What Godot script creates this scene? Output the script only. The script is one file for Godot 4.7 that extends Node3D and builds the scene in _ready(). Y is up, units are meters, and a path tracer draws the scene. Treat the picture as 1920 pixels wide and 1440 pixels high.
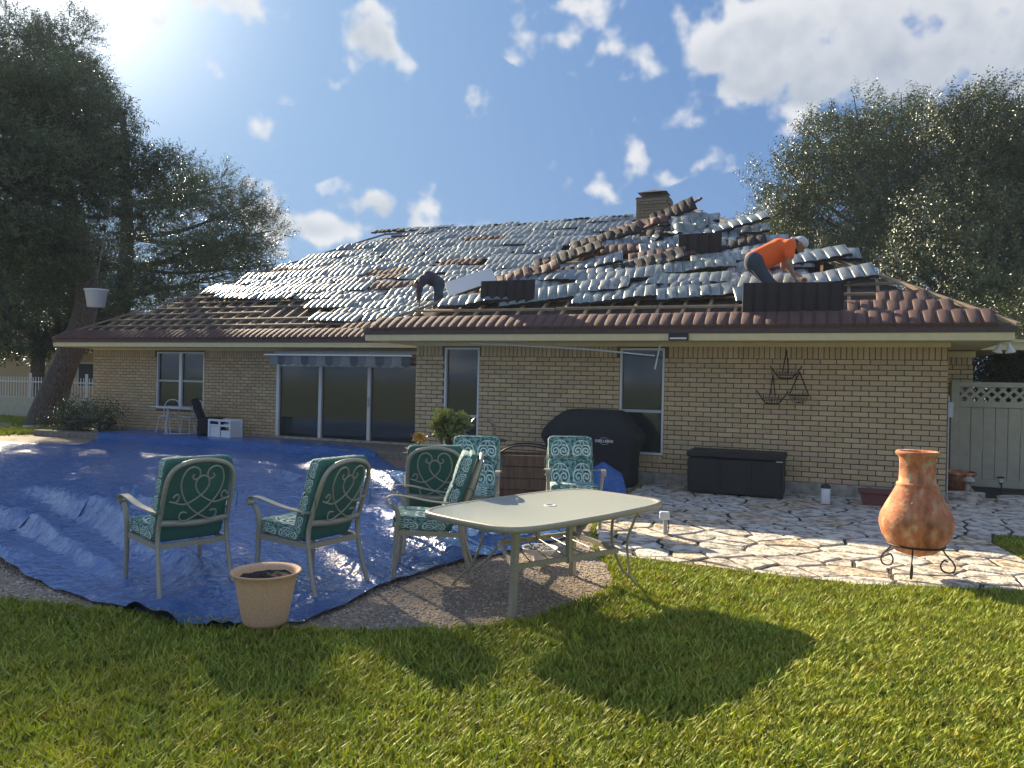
extends Node3D
# A ranch house being stripped of its metal tile roof, seen from the back lawn. x runs along the house, z towards the lawn, y up, metres.

const SLOPE := 0.571
const ALPHA := 0.5189
const EAVE := 2.53
const CAM := Vector3(-1.568, 1.62, 12.49)
const YAW := 22.4
const ROLL := 1.23
const PITCH := -0.18
const FOCAL := 1442.0

var M := {}
var rng := RandomNumberGenerator.new()
var used := {}
var noise := FastNoiseLite.new()
var cam_basis: Basis

# ---------------------------------------------------------------- naming and nodes
func numbered(called: String) -> String:
	if not used.has(called):
		used[called] = 0
		return called
	used[called] += 1
	return "%s_%03d" % [called, used[called]]

func tag(o: Node3D, label: String, category: String, group := "", kind := "") -> Node3D:
	if label != "": o.set_meta("label", label)
	if category != "": o.set_meta("category", category)
	if group != "": o.set_meta("group", group)
	if kind != "": o.set_meta("kind", kind)
	return o

func thing(called: String, label: String, category: String, at := Vector3.ZERO, turn := 0.0, group := "") -> Node3D:
	var o := Node3D.new()
	o.name = numbered(called)
	add_child(o)
	o.position = at
	o.rotation.y = turn
	tag(o, label, category, group)
	return o

func obj(called: String, s: SurfaceTool, m: Material, parent: Node = null) -> MeshInstance3D:
	var o := MeshInstance3D.new()
	s.generate_normals()
	s.index()
	o.mesh = s.commit()
	o.mesh.surface_set_material(0, m)
	if parent == null:
		o.name = numbered(called)
		add_child(o)
	else:
		o.name = called
		parent.add_child(o, true)
	return o

func mesh_obj(called: String, mesh: Mesh, m: Material, parent: Node, xf := Transform3D()) -> MeshInstance3D:
	var o := MeshInstance3D.new()
	o.mesh = mesh
	o.material_override = m
	o.name = called
	o.transform = xf
	parent.add_child(o, true)
	return o

func structure(called: String, s: SurfaceTool, m: Material) -> MeshInstance3D:
	var o := obj(called, s, m)
	o.set_meta("kind", "structure")
	return o

func copy_thing(o: Node3D, at: Vector3, turn: float, label: String) -> Node3D:
	var c: Node3D = o.duplicate()
	var base_name := String(o.name)
	if base_name.length() > 4 and base_name.right(3).is_valid_int(): base_name = base_name.left(-4)
	c.name = numbered(base_name)
	add_child(c)
	c.position = at
	c.rotation = Vector3(0, turn, 0)
	c.set_meta("label", label)
	return c

# ---------------------------------------------------------------- shapes
func ST() -> SurfaceTool:
	var s := SurfaceTool.new()
	s.begin(Mesh.PRIMITIVE_TRIANGLES)
	s.set_smooth_group(-1)
	return s

func tri(s: SurfaceTool, a: Vector3, b: Vector3, c: Vector3) -> void:
	s.add_vertex(a); s.add_vertex(b); s.add_vertex(c)

func quad(s: SurfaceTool, a: Vector3, b: Vector3, c: Vector3, d: Vector3) -> void:
	s.add_vertex(a); s.add_vertex(b); s.add_vertex(c)
	s.add_vertex(a); s.add_vertex(c); s.add_vertex(d)

func quad_uv(s: SurfaceTool, p: Array, u: Array) -> void:
	for k in [0, 1, 2, 0, 2, 3]:
		s.set_uv(u[k]); s.add_vertex(p[k])

func box(s: SurfaceTool, c: Vector3, size: Vector3, bs := Basis()) -> void:
	var h := size * 0.5
	s.set_smooth_group(-1)
	var p := []
	for i in 8:
		p.append(c + bs * Vector3(h.x if i & 1 else -h.x, h.y if i & 2 else -h.y, h.z if i & 4 else -h.z))
	quad(s, p[4], p[6], p[7], p[5]); quad(s, p[1], p[3], p[2], p[0])
	quad(s, p[5], p[7], p[3], p[1]); quad(s, p[0], p[2], p[6], p[4])
	quad(s, p[6], p[2], p[3], p[7]); quad(s, p[0], p[4], p[5], p[1])

# a box with chamfered edges, 44 triangles
func cbox(s: SurfaceTool, c: Vector3, size: Vector3, b: float, bs := Basis()) -> void:
	var h := size * 0.5
	s.set_smooth_group(-1)
	var vx := {}; var vy := {}; var vz := {}
	for sx in [-1, 1]:
		for sy in [-1, 1]:
			for sz in [-1, 1]:
				var k := Vector3i(sx, sy, sz)
				vx[k] = c + bs * Vector3(sx * h.x, sy * (h.y - b), sz * (h.z - b))
				vy[k] = c + bs * Vector3(sx * (h.x - b), sy * h.y, sz * (h.z - b))
				vz[k] = c + bs * Vector3(sx * (h.x - b), sy * (h.y - b), sz * h.z)
	for q in [-1, 1]:
		fquad(s, vx[Vector3i(q, -1, -1)], vx[Vector3i(q, 1, -1)], vx[Vector3i(q, 1, 1)], vx[Vector3i(q, -1, 1)], q > 0)
		fquad(s, vy[Vector3i(-1, q, -1)], vy[Vector3i(-1, q, 1)], vy[Vector3i(1, q, 1)], vy[Vector3i(1, q, -1)], q > 0)
		fquad(s, vz[Vector3i(-1, -1, q)], vz[Vector3i(1, -1, q)], vz[Vector3i(1, 1, q)], vz[Vector3i(-1, 1, q)], q > 0)
		for w in [-1, 1]:
			fquad(s, vx[Vector3i(q, w, -1)], vy[Vector3i(q, w, -1)], vy[Vector3i(q, w, 1)], vx[Vector3i(q, w, 1)], q * w < 0)
			fquad(s, vx[Vector3i(q, -1, w)], vx[Vector3i(q, 1, w)], vz[Vector3i(q, 1, w)], vz[Vector3i(q, -1, w)], q * w > 0)
			fquad(s, vy[Vector3i(-1, q, w)], vz[Vector3i(-1, q, w)], vz[Vector3i(1, q, w)], vy[Vector3i(1, q, w)], q * w > 0)
			for r in [-1, 1]:
				var k := Vector3i(q, w, r)
				if q * w * r > 0: tri(s, vx[k], vz[k], vy[k])
				else: tri(s, vx[k], vy[k], vz[k])

func fquad(s: SurfaceTool, a: Vector3, b: Vector3, c: Vector3, d: Vector3, flip: bool) -> void:
	if flip: quad(s, d, c, b, a)
	else: quad(s, a, b, c, d)

# a box between two points (a bar)
func bar(s: SurfaceTool, a: Vector3, b: Vector3, w: float, h: float, up := Vector3.UP) -> void:
	var d := b - a
	var z := d.normalized()
	var x := up.cross(z)
	if x.length() < 0.01: x = Vector3.RIGHT.cross(z)
	x = x.normalized()
	box(s, (a + b) * 0.5, Vector3(w, h, d.length()), Basis(x, z.cross(x), z))

func smooth_path(p: Array, sub := 4) -> Array:
	var out := []
	var n := p.size()
	for i in n - 1:
		var p0: Vector3 = p[maxi(i - 1, 0)]; var p1: Vector3 = p[i]; var p2: Vector3 = p[i + 1]; var p3: Vector3 = p[mini(i + 2, n - 1)]
		for k in sub:
			out.append(p1.cubic_interpolate(p2, p0, p3, k / float(sub)))
	out.append(p[n - 1])
	return out

# radius r: a number or an array along the path
func tube(s: SurfaceTool, p: Array, r, n := 8, cap := true, flat := 1.0, flat_dir := Vector3.ZERO) -> void:
	var rings := []
	var up := Vector3.ZERO
	for i in p.size():
		var t: Vector3 = (p[mini(i + 1, p.size() - 1)] - p[maxi(i - 1, 0)]).normalized()
		if up == Vector3.ZERO:
			up = Vector3.UP if absf(t.y) < 0.9 else Vector3.RIGHT
			if flat_dir != Vector3.ZERO: up = flat_dir
		if flat_dir != Vector3.ZERO: up = flat_dir
		var x := t.cross(up).normalized()
		up = x.cross(t).normalized()
		var rad: float = r[i] if r is Array else r
		var ring := []
		for k in n:
			var a := TAU * k / n
			ring.append(p[i] + x * cos(a) * rad + up * sin(a) * rad * flat)
		rings.append(ring)
	s.set_smooth_group(0)
	for i in rings.size() - 1:
		for k in n:
			var k2 := (k + 1) % n
			quad(s, rings[i][k], rings[i][k2], rings[i + 1][k2], rings[i + 1][k])
	s.set_smooth_group(-1)
	if cap:
		for k in range(1, n - 1):
			tri(s, rings[0][0], rings[0][k + 1], rings[0][k])
			tri(s, rings[-1][0], rings[-1][k], rings[-1][k + 1])

func lathe(s: SurfaceTool, prof: Array, n := 32, at := Vector3.ZERO, wob := 0.0, wave := 0, smooth := true) -> void:
	s.set_smooth_group(0 if smooth else -1)
	for i in prof.size() - 1:
		var a: Vector2 = prof[i]; var b: Vector2 = prof[i + 1]
		for k in n:
			var q := []
			for j in [[a, k], [b, k], [b, k + 1], [a, k + 1]]:
				var ang: float = TAU * (j[1] % n) / n
				var rr: float = j[0].x
				if wave > 0 and rr > 0.05: rr += wob * cos(ang * wave)
				q.append(at + Vector3(cos(ang) * rr, j[0].y, sin(ang) * rr))
			if a.x < 0.0005: tri(s, q[0], q[1], q[2])
			elif b.x < 0.0005: tri(s, q[0], q[1], q[3])
			else: quad(s, q[0], q[1], q[2], q[3])
	s.set_smooth_group(-1)

# poly in the plane of xf's x and y, from z = 0 to -depth
func extrude(s: SurfaceTool, poly: PackedVector2Array, depth: float, xf := Transform3D()) -> void:
	var idx := Geometry2D.triangulate_polygon(poly)
	for i in range(0, idx.size(), 3):
		var a := poly[idx[i]]; var b := poly[idx[i + 1]]; var c := poly[idx[i + 2]]
		tri(s, xf * Vector3(a.x, a.y, 0), xf * Vector3(c.x, c.y, 0), xf * Vector3(b.x, b.y, 0))
		tri(s, xf * Vector3(a.x, a.y, -depth), xf * Vector3(b.x, b.y, -depth), xf * Vector3(c.x, c.y, -depth))
	for i in poly.size():
		var a := poly[i]; var b := poly[(i + 1) % poly.size()]
		quad(s, xf * Vector3(a.x, a.y, 0), xf * Vector3(b.x, b.y, 0), xf * Vector3(b.x, b.y, -depth), xf * Vector3(a.x, a.y, -depth))

func flat_poly(s: SurfaceTool, poly: PackedVector2Array, y: float) -> void:
	var idx := Geometry2D.triangulate_polygon(poly)
	for i in range(0, idx.size(), 3):
		var a := poly[idx[i]]; var b := poly[idx[i + 1]]; var c := poly[idx[i + 2]]
		var A := Vector3(a.x, y, a.y); var B := Vector3(b.x, y, b.y); var C := Vector3(c.x, y, c.y)
		if (B - A).cross(C - A).y > 0: tri(s, A, C, B)
		else: tri(s, A, B, C)

# grid of points pts[j][i], smooth
func grid(s: SurfaceTool, pts: Array, smooth := true) -> void:
	s.set_smooth_group(0 if smooth else -1)
	for j in pts.size() - 1:
		for i in pts[j].size() - 1:
			quad(s, pts[j][i], pts[j][i + 1], pts[j + 1][i + 1], pts[j + 1][i])
	s.set_smooth_group(-1)

# rounded cushion: superellipse box
func cushion(s: SurfaceTool, c: Vector3, size: Vector3, bs: Basis, only := 0, puff := 0.3, n := 12) -> void:
	s.set_smooth_group(0)
	var h := size * 0.5
	for face in [0, 1, 2]:
		for sg in [-1, 1]:
			var is_front: bool = face == 2 and sg > 0
			if only == 1 and not is_front: continue
			if only == 2 and is_front: continue
			var pts := []
			var uvs := []
			for j in n + 1:
				var row := []; var ur := []
				for i in n + 1:
					var a := -1.0 + 2.0 * i / n
					var b := -1.0 + 2.0 * j / n
					var q: Vector3
					if face == 0: q = Vector3(sg, a, b)
					elif face == 1: q = Vector3(b, sg, a)
					else: q = Vector3(a, b, sg)
					var l := pow(pow(absf(q.x), 14.0) + pow(absf(q.y), 14.0) + pow(absf(q.z), 5.0), -1.0 / 11.0)
					q *= clampf(l, 0.0, 1.0)
					var bulge := 1.0 + puff * (1 - q.x * q.x) * (1 - q.y * q.y)
					row.append(c + bs * Vector3(q.x * h.x, q.y * h.y, q.z * h.z * bulge))
					ur.append(Vector2(a * 0.5 + 0.5, 0.5 - b * 0.5))
				pts.append(row); uvs.append(ur)
			for j in n:
				for i in n:
					var p := [pts[j][i], pts[j + 1][i], pts[j + 1][i + 1], pts[j][i + 1]]
					var u := [uvs[j][i], uvs[j + 1][i], uvs[j + 1][i + 1], uvs[j][i + 1]]
					if sg < 0:
						p.reverse(); u.reverse()
					quad_uv(s, p, u)
	s.set_smooth_group(-1)

# ---------------------------------------------------------------- continuous bodies: tapered capsules joined by a smooth minimum, meshed as surface nets
func body_mesh(bones: Array, cell: float, k: float) -> SurfaceTool:
	var lo := Vector3.ONE * 1e9; var hi := -lo
	for b in bones:
		for e in [[b[0], b[2]], [b[1], b[3]]]:
			lo = lo.min(e[0] - Vector3.ONE * (e[1] + cell * 2.0)); hi = hi.max(e[0] + Vector3.ONE * (e[1] + cell * 2.0))
	var n := Vector3i(((hi - lo) / cell).ceil()) + Vector3i.ONE
	var f := PackedFloat32Array(); f.resize(n.x * n.y * n.z); f.fill(1.0)
	for b in bones:
		var a: Vector3 = b[0]; var c: Vector3 = b[1]; var ra: float = b[2]; var rb: float = b[3]
		var reach := maxf(ra, rb) + k + cell * 2.0
		var i0 := Vector3i(((a.min(c) - Vector3.ONE * reach - lo) / cell).floor()).max(Vector3i.ZERO)
		var i1 := Vector3i(((a.max(c) + Vector3.ONE * reach - lo) / cell).ceil()).min(n - Vector3i.ONE)
		var ac := c - a; var l2 := maxf(ac.length_squared(), 1e-8)
		for z in range(i0.z, i1.z + 1):
			for y in range(i0.y, i1.y + 1):
				for x in range(i0.x, i1.x + 1):
					var p := lo + Vector3(x, y, z) * cell - a
					var t := clampf(p.dot(ac) / l2, 0.0, 1.0)
					var d := (p - ac * t).length() - lerpf(ra, rb, t)
					var id := x + n.x * (y + n.y * z)
					var o := f[id]
					var h := maxf(k - absf(o - d), 0.0) / k
					f[id] = minf(o, d) - h * h * k * 0.25
	var verts := {}
	var s := ST()
	s.set_smooth_group(0)
	var off := [0, 1, n.x, n.x + 1, n.x * n.y, n.x * n.y + 1, n.x * n.y + n.x, n.x * n.y + n.x + 1]
	for z in n.z - 1:
		for y in n.y - 1:
			for x in n.x - 1:
				var id := x + n.x * (y + n.y * z)
				var neg := 0
				for o in off:
					if f[id + o] < 0.0: neg += 1
				if neg == 0 or neg == 8: continue
				var sum := Vector3.ZERO; var cnt := 0
				for e in [[0, 1], [2, 3], [4, 5], [6, 7], [0, 2], [1, 3], [4, 6], [5, 7], [0, 4], [1, 5], [2, 6], [3, 7]]:
					var fa := f[id + off[e[0]]]; var fb := f[id + off[e[1]]]
					if (fa < 0.0) != (fb < 0.0):
						var t := fa / (fa - fb)
						var pa := Vector3(e[0] & 1, (e[0] >> 1) & 1, e[0] >> 2); var pb := Vector3(e[1] & 1, (e[1] >> 1) & 1, e[1] >> 2)
						sum += pa.lerp(pb, t); cnt += 1
				verts[id] = lo + (Vector3(x, y, z) + sum / cnt) * cell
	for id in verts:
		var x: int = id % n.x; var y: int = (id / n.x) % n.y; var z: int = id / (n.x * n.y)
		var st := [1, n.x, n.x * n.y]
		for ax in 3:
			var u: int = st[(ax + 1) % 3]; var v: int = st[(ax + 2) % 3]
			if not (verts.has(id - u) and verts.has(id - v) and verts.has(id - u - v)): continue
			var fa := f[id]; var fb := f[id + st[ax]]
			if (fa < 0.0) == (fb < 0.0): continue
			fquad(s, verts[id - u - v], verts[id - v], verts[id], verts[id - u], fa < 0.0)
	s.set_smooth_group(-1)
	return s

# ---------------------------------------------------------------- materials
func lin(r: float, g: float, b: float) -> Color:
	return Color(r, g, b).linear_to_srgb()

func fbm(seed_: int, freq: float, oct := 4, type := FastNoiseLite.TYPE_SIMPLEX_SMOOTH) -> FastNoiseLite:
	var f := FastNoiseLite.new()
	f.seed = seed_; f.noise_type = type; f.frequency = freq
	f.fractal_type = FastNoiseLite.FRACTAL_FBM; f.fractal_octaves = oct
	return f

# stops: [[0, Color], ...] linear colours
func noise_tex(seed_: int, freq: float, oct: int, stops: Array, size := 256, stretch := Vector2.ONE, type := FastNoiseLite.TYPE_SIMPLEX_SMOOTH) -> ImageTexture:
	var f := fbm(seed_, freq, oct, type)
	var src := f.get_seamless_image(maxi(int(size * stretch.x), 8), maxi(int(size * stretch.y), 8))
	src.resize(size, size, Image.INTERPOLATE_CUBIC)
	var g := Gradient.new()
	var offs := PackedFloat32Array(); var cols := PackedColorArray()
	for st in stops:
		offs.append(st[0]); cols.append((st[1] as Color).linear_to_srgb())
	g.offsets = offs; g.colors = cols
	var im := Image.create(size, size, true, Image.FORMAT_RGB8)
	for y in size:
		for x in size:
			im.set_pixel(x, y, g.sample(src.get_pixel(x, y).r))
	return ImageTexture.create_from_image(im)

func bump_tex(seed_: int, freq: float, oct: int, strength: float, size := 256, stretch := Vector2.ONE, type := FastNoiseLite.TYPE_SIMPLEX_SMOOTH) -> ImageTexture:
	var f := fbm(seed_, freq, oct, type)
	var src := f.get_seamless_image(maxi(int(size * stretch.x), 8), maxi(int(size * stretch.y), 8))
	src.resize(size, size, Image.INTERPOLATE_CUBIC)
	src.convert(Image.FORMAT_RGBA8)
	src.bump_map_to_normal_map(strength)
	return ImageTexture.create_from_image(src)

func mat(c: Color, rough: float, metal := 0.0) -> StandardMaterial3D:
	var m := StandardMaterial3D.new()
	m.albedo_color = c.linear_to_srgb()
	m.roughness = rough
	m.metallic = metal
	return m

func tmat(tex: Texture2D, rough: float, metres: float, bump: Texture2D = null, bump_scale := 1.0, world := true) -> StandardMaterial3D:
	var m := StandardMaterial3D.new()
	m.albedo_texture = tex
	m.roughness = rough
	m.uv1_triplanar = true
	m.uv1_world_triplanar = world
	m.uv1_scale = Vector3.ONE / metres
	if bump:
		m.normal_enabled = true; m.normal_texture = bump; m.normal_scale = bump_scale
	return m

func C(r: float, g: float, b: float) -> Color: return Color(r, g, b)

# a point seen in the photograph at x, y, at a distance along the view axis
func view_dir(x: float, y: float) -> Vector3:
	return cam_basis * Vector3((x - 960.0) / FOCAL, -(y - 720.0) / FOCAL, -1.0)
func at_depth(x: float, y: float, d: float) -> Vector3:
	return CAM + view_dir(x, y) * d
func on_ground(x: float, y: float, h := 0.0) -> Vector3:
	var d := view_dir(x, y)
	return CAM + d * ((h - CAM.y) / d.y)

# ---------------------------------------------------------------- the scene
func _ready() -> void:
	rng.seed = 20241
	set_camera_and_light()
	make_materials()
	build_ground()
	build_house()
	build_roof_cover()
	build_trees()
	build_fences()
	build_neighbour()
	build_patio_things()
	build_chairs()
	build_wall_things()
	build_people()
	build_grass()

func set_camera_and_light() -> void:
	cam_basis = Basis.from_euler(Vector3(deg_to_rad(PITCH), deg_to_rad(YAW), deg_to_rad(ROLL)))
	var cam := Camera3D.new()
	cam.name = "camera"
	cam.fov = rad_to_deg(2.0 * atan(720.0 / FOCAL))
	cam.near = 0.05; cam.far = 2000.0
	cam.transform = Transform3D(cam_basis, CAM)
	add_child(cam)
	cam.current = true
	var sun := DirectionalLight3D.new()
	sun.name = "sun"
	var to_sun := Vector3(-0.985, 0.585, -0.665).normalized()
	sun.look_at_from_position(Vector3.ZERO, -to_sun)
	sun.light_energy = 1.6
	sun.light_color = Color(1.0, 0.93, 0.80)
	sun.light_angular_distance = 0.53
	sun.shadow_enabled = true
	add_child(sun)
	var env := Environment.new()
	env.background_mode = Environment.BG_SKY
	var sky := Sky.new()
	var sm := PanoramaSkyMaterial.new()
	sm.panorama = ImageTexture.create_from_image(sky_image(to_sun))
	sm.energy_multiplier = 1.0
	sky.sky_material = sm
	env.sky = sky
	env.background_energy_multiplier = 1.0
	env.tonemap_mode = Environment.TONE_MAPPER_LINEAR
	env.tonemap_exposure = 2.9
	env.sdfgi_enabled = true
	env.ssao_enabled = true
	env.ssil_enabled = true
	env.fog_enabled = true
	env.fog_density = 0.0009
	env.fog_light_color = Color(0.86, 0.92, 1.0)
	var we := WorldEnvironment.new()
	we.name = "environment"
	we.environment = env
	add_child(we)

# clouds as [x, y, half width, half height, density] in the photograph; each is a direction in the sky
const CLOUDS := [
	[690, 55, 62, 62, 1.0], [655, 30, 35, 30, 0.7], [715, 110, 40, 45, 0.9], [690, 175, 45, 22, 0.65], [725, 200, 28, 18, 0.5],
	[1030, 85, 55, 26, 0.75], [1065, 8, 75, 24, 0.8], [1160, 110, 60, 40, 0.28], [1195, 140, 45, 25, 0.35],
	[1330, 110, 85, 45, 0.85], [1440, 140, 110, 60, 0.9], [1560, 120, 150, 75, 1.0], [1720, 60, 220, 80, 1.1], [1880, 110, 170, 110, 1.1], [1640, 20, 200, 50, 1.0], [1700, 170, 120, 40, 0.7], [1420, 60, 60, 30, 0.6], [1350, 230, 60, 40, 0.35],
	[1200, 260, 55, 50, 0.6], [1225, 310, 45, 25, 0.5], [1130, 345, 45, 24, 0.7], [1180, 225, 30, 25, 0.35],
	[745, 385, 85, 34, 1.05], [680, 385, 50, 26, 0.9], [590, 430, 95, 32, 1.0], [480, 400, 50, 36, 0.8], [540, 410, 40, 22, 0.6], [860, 420, 34, 16, 0.55], [760, 425, 120, 20, 0.6],
	[500, 238, 42, 20, 0.7], [430, 6, 65, 20, 0.8], [415, 48, 32, 16, 0.65], [280, 38, 22, 12, 0.55], [880, 190, 28, 18, 0.55], [990, 265, 26, 15, 0.35], [540, 130, 26, 16, 0.45], [535, 175, 20, 14, 0.3], [405, 120, 30, 16, 0.22], [1028, 315, 14, 10, 0.4], [560, 355, 20, 12, 0.25], [1330, 290, 50, 25, 0.3]]

func sky_colour(d: Vector3, to_sun: Vector3) -> Color:
	var e := clampf(d.y, 0.0, 1.0)
	var c := C(0.092, 0.160, 0.254).lerp(C(0.014, 0.051, 0.160), pow(e, 0.45))
	var g := clampf(d.dot(to_sun), 0.0, 1.0)
	c = c.lerp(C(0.26, 0.36, 0.44), 0.42 * pow(g, 6.0))
	c = c.lerp(C(0.9, 0.92, 0.94), 0.75 * pow(g, 90.0))
	return c

func sky_image(to_sun: Vector3) -> Image:
	var fine := fbm(5, 2.6, 6)
	var soft := fbm(9, 1.1, 4)
	var w := 512; var h := 256
	var im := Image.create(w, h, false, Image.FORMAT_RGB8)
	for y in h:
		var el := PI * (0.5 - (y + 0.5) / h)
		for x in w:
			var az := TAU * (x + 0.5) / w
			var d := Vector3(sin(az) * cos(el), sin(el), -cos(az) * cos(el))
			var c: Color
			if d.y < -0.02: c = C(0.06, 0.07, 0.04)
			else:
				c = sky_colour(d, to_sun)
				var q := d / (absf(d.y) + 0.25) * 1.6
				var a := smoothstep(0.08, 0.45, soft.get_noise_3dv(q) + 0.5 * fine.get_noise_3dv(q))
				c = c.lerp(C(0.52, 0.54, 0.56), a * 0.85)
			im.set_pixel(x, y, c.linear_to_srgb())
	var W := 4096; var H := 2048
	im.resize(W, H, Image.INTERPOLATE_CUBIC)
	# the part of the sky that shows in the photograph, in full detail
	var dirs := []
	for c in CLOUDS:
		var d := view_dir(c[0], c[1]).normalized()
		dirs.append([atan2(d.x, -d.z), asin(d.y), c[2] / FOCAL * 0.96, c[3] / FOCAL * 0.96, c[4]])
	var n1 := fbm(31, 14.0, 6); var n2 := fbm(77, 5.0, 3)
	var y0 := int(H * (0.5 - 46.0 / 180.0)); var y1 := int(H * 0.5)
	for y in range(y0, y1):
		var el := PI * (0.5 - (y + 0.5) / H)
		for xx in range(-860, 300):
			var az := TAU * (xx + 0.5) / W
			var d := Vector3(sin(az) * cos(el), sin(el), -cos(az) * cos(el))
			var c := sky_colour(d, to_sun)
			var near := 0.0; var low := 0.0
			for k in dirs:
				var dy: float = (el - k[1]) / k[3]
				if absf(dy) > 2.2: continue
				var dx: float = (az - k[0]) * cos(el) / k[2]
				if absf(dx) > 2.2: continue
				var r2 := dx * dx + dy * dy
				var v: float = k[4] * exp(-r2 * 1.1)
				near += v
				low += v * clampf(-dy, -1.0, 1.0)
			if near > 0.03:
				var t := n1.get_noise_3dv(d) ; var t2 := n2.get_noise_3dv(d)
				var a := smoothstep(0.30, 0.98, minf(near, 1.25) * 0.80 + t * 1.35 + t2 * 0.5)
				var shade := clampf(low / maxf(near, 0.01) * 0.45 + 0.38 + t * 0.5, 0.0, 1.0) * smoothstep(0.6, 1.3, near)
				c = c.lerp(C(0.315, 0.315, 0.315).lerp(C(0.125, 0.148, 0.178), shade), a * 0.86)
			var edge := minf(minf((xx + 860) / 60.0, (300 - xx) / 60.0), (y - y0) / 60.0)
			var px := posmod(xx, W)
			if edge < 1.0: c = im.get_pixel(px, y).srgb_to_linear().lerp(c, maxf(edge, 0.0))
			im.set_pixel(px, y, c.linear_to_srgb())
	return im

func make_materials() -> void:
	var grain := noise_tex(3, 0.06, 5, [[0.0, C(0.68, 0.67, 0.66)], [1.0, C(1.0, 1.0, 1.0)]], 256)
	var bump := bump_tex(4, 0.08, 5, 3.0)
	M.bump = bump
	var fine_bump := bump_tex(14, 0.3, 4, 4.0)
	M.brick = []
	for c in [C(0.68, 0.505, 0.275), C(0.64, 0.465, 0.25), C(0.72, 0.55, 0.31), C(0.66, 0.465, 0.28), C(0.62, 0.475, 0.275)]:
		var m := tmat(grain, 0.9, 0.35, fine_bump, 0.7)
		m.albedo_color = (c as Color).linear_to_srgb()
		M.brick.append(m)
	var bm := tmat(grain, 0.9, 0.35, fine_bump, 0.7)
	bm.vertex_color_use_as_albedo = true
	M.brick_all = bm
	M.mortar = tmat(noise_tex(8, 0.1, 4, [[0.0, C(0.085, 0.06, 0.032)], [1.0, C(0.15, 0.11, 0.065)]]), 0.95, 0.6)
	M.concrete = tmat(noise_tex(12, 0.03, 5, [[0.0, C(0.20, 0.18, 0.14)], [0.5, C(0.33, 0.30, 0.24)], [1.0, C(0.42, 0.39, 0.32)]]), 0.9, 1.5, bump, 0.4)
	var cream := tmat(noise_tex(13, 0.02, 4, [[0.0, C(0.62, 0.51, 0.26)], [1.0, C(0.70, 0.59, 0.32)]]), 0.55, 1.2)
	M.cream = cream
	M.brown_trim = tmat(noise_tex(15, 0.05, 4, [[0.0, C(0.055, 0.034, 0.030)], [1.0, C(0.10, 0.062, 0.052)]]), 0.6, 0.8)
	M.white_frame = mat(C(0.62, 0.63, 0.60), 0.45)
	M.grey_frame = mat(C(0.40, 0.42, 0.40), 0.45)
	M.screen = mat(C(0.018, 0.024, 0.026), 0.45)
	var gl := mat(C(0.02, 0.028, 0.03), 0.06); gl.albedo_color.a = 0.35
	gl.transparency = BaseMaterial3D.TRANSPARENCY_ALPHA
	M.glass = gl
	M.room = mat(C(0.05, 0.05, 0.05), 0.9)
	M.deck = tmat(noise_tex(21, 0.04, 5, [[0.0, C(0.035, 0.028, 0.024)], [0.6, C(0.075, 0.058, 0.045)], [1.0, C(0.13, 0.10, 0.075)]]), 0.9, 1.0)
	var wood := noise_tex(22, 0.03, 5, [[0.0, C(0.26, 0.17, 0.10)], [0.5, C(0.42, 0.29, 0.17)], [1.0, C(0.55, 0.41, 0.26)]], 256, Vector2(0.15, 1.0))
	M.wood = tmat(wood, 0.8, 0.5)
	M.brown_wood = tmat(noise_tex(24, 0.03, 5, [[0.0, C(0.08, 0.042, 0.022)], [1.0, C(0.20, 0.115, 0.062)]], 256, Vector2(1.0, 0.15)), 0.8, 0.5)
	M.chimney_brick = tmat(grain, 0.9, 0.35, fine_bump, 0.7)
	M.chimney_brick.albedo_color = lin(0.30, 0.235, 0.165)  # one even chimney tone, darker and greyer than the wall bricks
	M.wood_grey = tmat(noise_tex(23, 0.03, 5, [[0.0, C(0.15, 0.11, 0.08)], [1.0, C(0.34, 0.27, 0.20)]], 256, Vector2(0.15, 1.0)), 0.85, 0.5)
	M.panel = []
	var dirt := noise_tex(25, 0.018, 5, [[0.0, C(0.30, 0.27, 0.24)], [0.38, C(0.8, 0.8, 0.8)], [1.0, C(1, 1, 1)]])
	for c in [C(0.25, 0.285, 0.275), C(0.31, 0.34, 0.325), C(0.20, 0.235, 0.245), C(0.27, 0.315, 0.285)]:
		var m := tmat(dirt, 0.36, 0.9)
		m.albedo_color = (c as Color).linear_to_srgb()
		m.metallic = 0.15
		M.panel.append(m)
	M.brown_tile = tmat(noise_tex(26, 0.22, 4, [[0.0, C(0.05, 0.025, 0.02)], [0.5, C(0.115, 0.055, 0.042)], [1.0, C(0.21, 0.11, 0.085)]]), 0.8, 0.35, fine_bump, 0.8)
	M.dark_tile = tmat(noise_tex(27, 0.25, 4, [[0.0, C(0.012, 0.009, 0.009)], [1.0, C(0.05, 0.036, 0.033)]]), 0.85, 0.35, fine_bump, 0.8)
	M.steel = mat(C(0.42, 0.45, 0.47), 0.35, 0.6)
	M.lawn_soil = tmat(noise_tex(41, 0.03, 5, [[0.0, C(0.035, 0.05, 0.012)], [0.6, C(0.09, 0.12, 0.025)], [1.0, C(0.14, 0.15, 0.045)]]), 0.95, 1.3)
	M.grass = mat(C(0.34, 0.385, 0.052), 0.6)
	M.grass.metallic_specular = 0.35
	M.grass.vertex_color_use_as_albedo = true
	M.grass.backlight_enabled = true; M.grass.backlight = C(0.40, 0.42, 0.035).linear_to_srgb()
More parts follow.
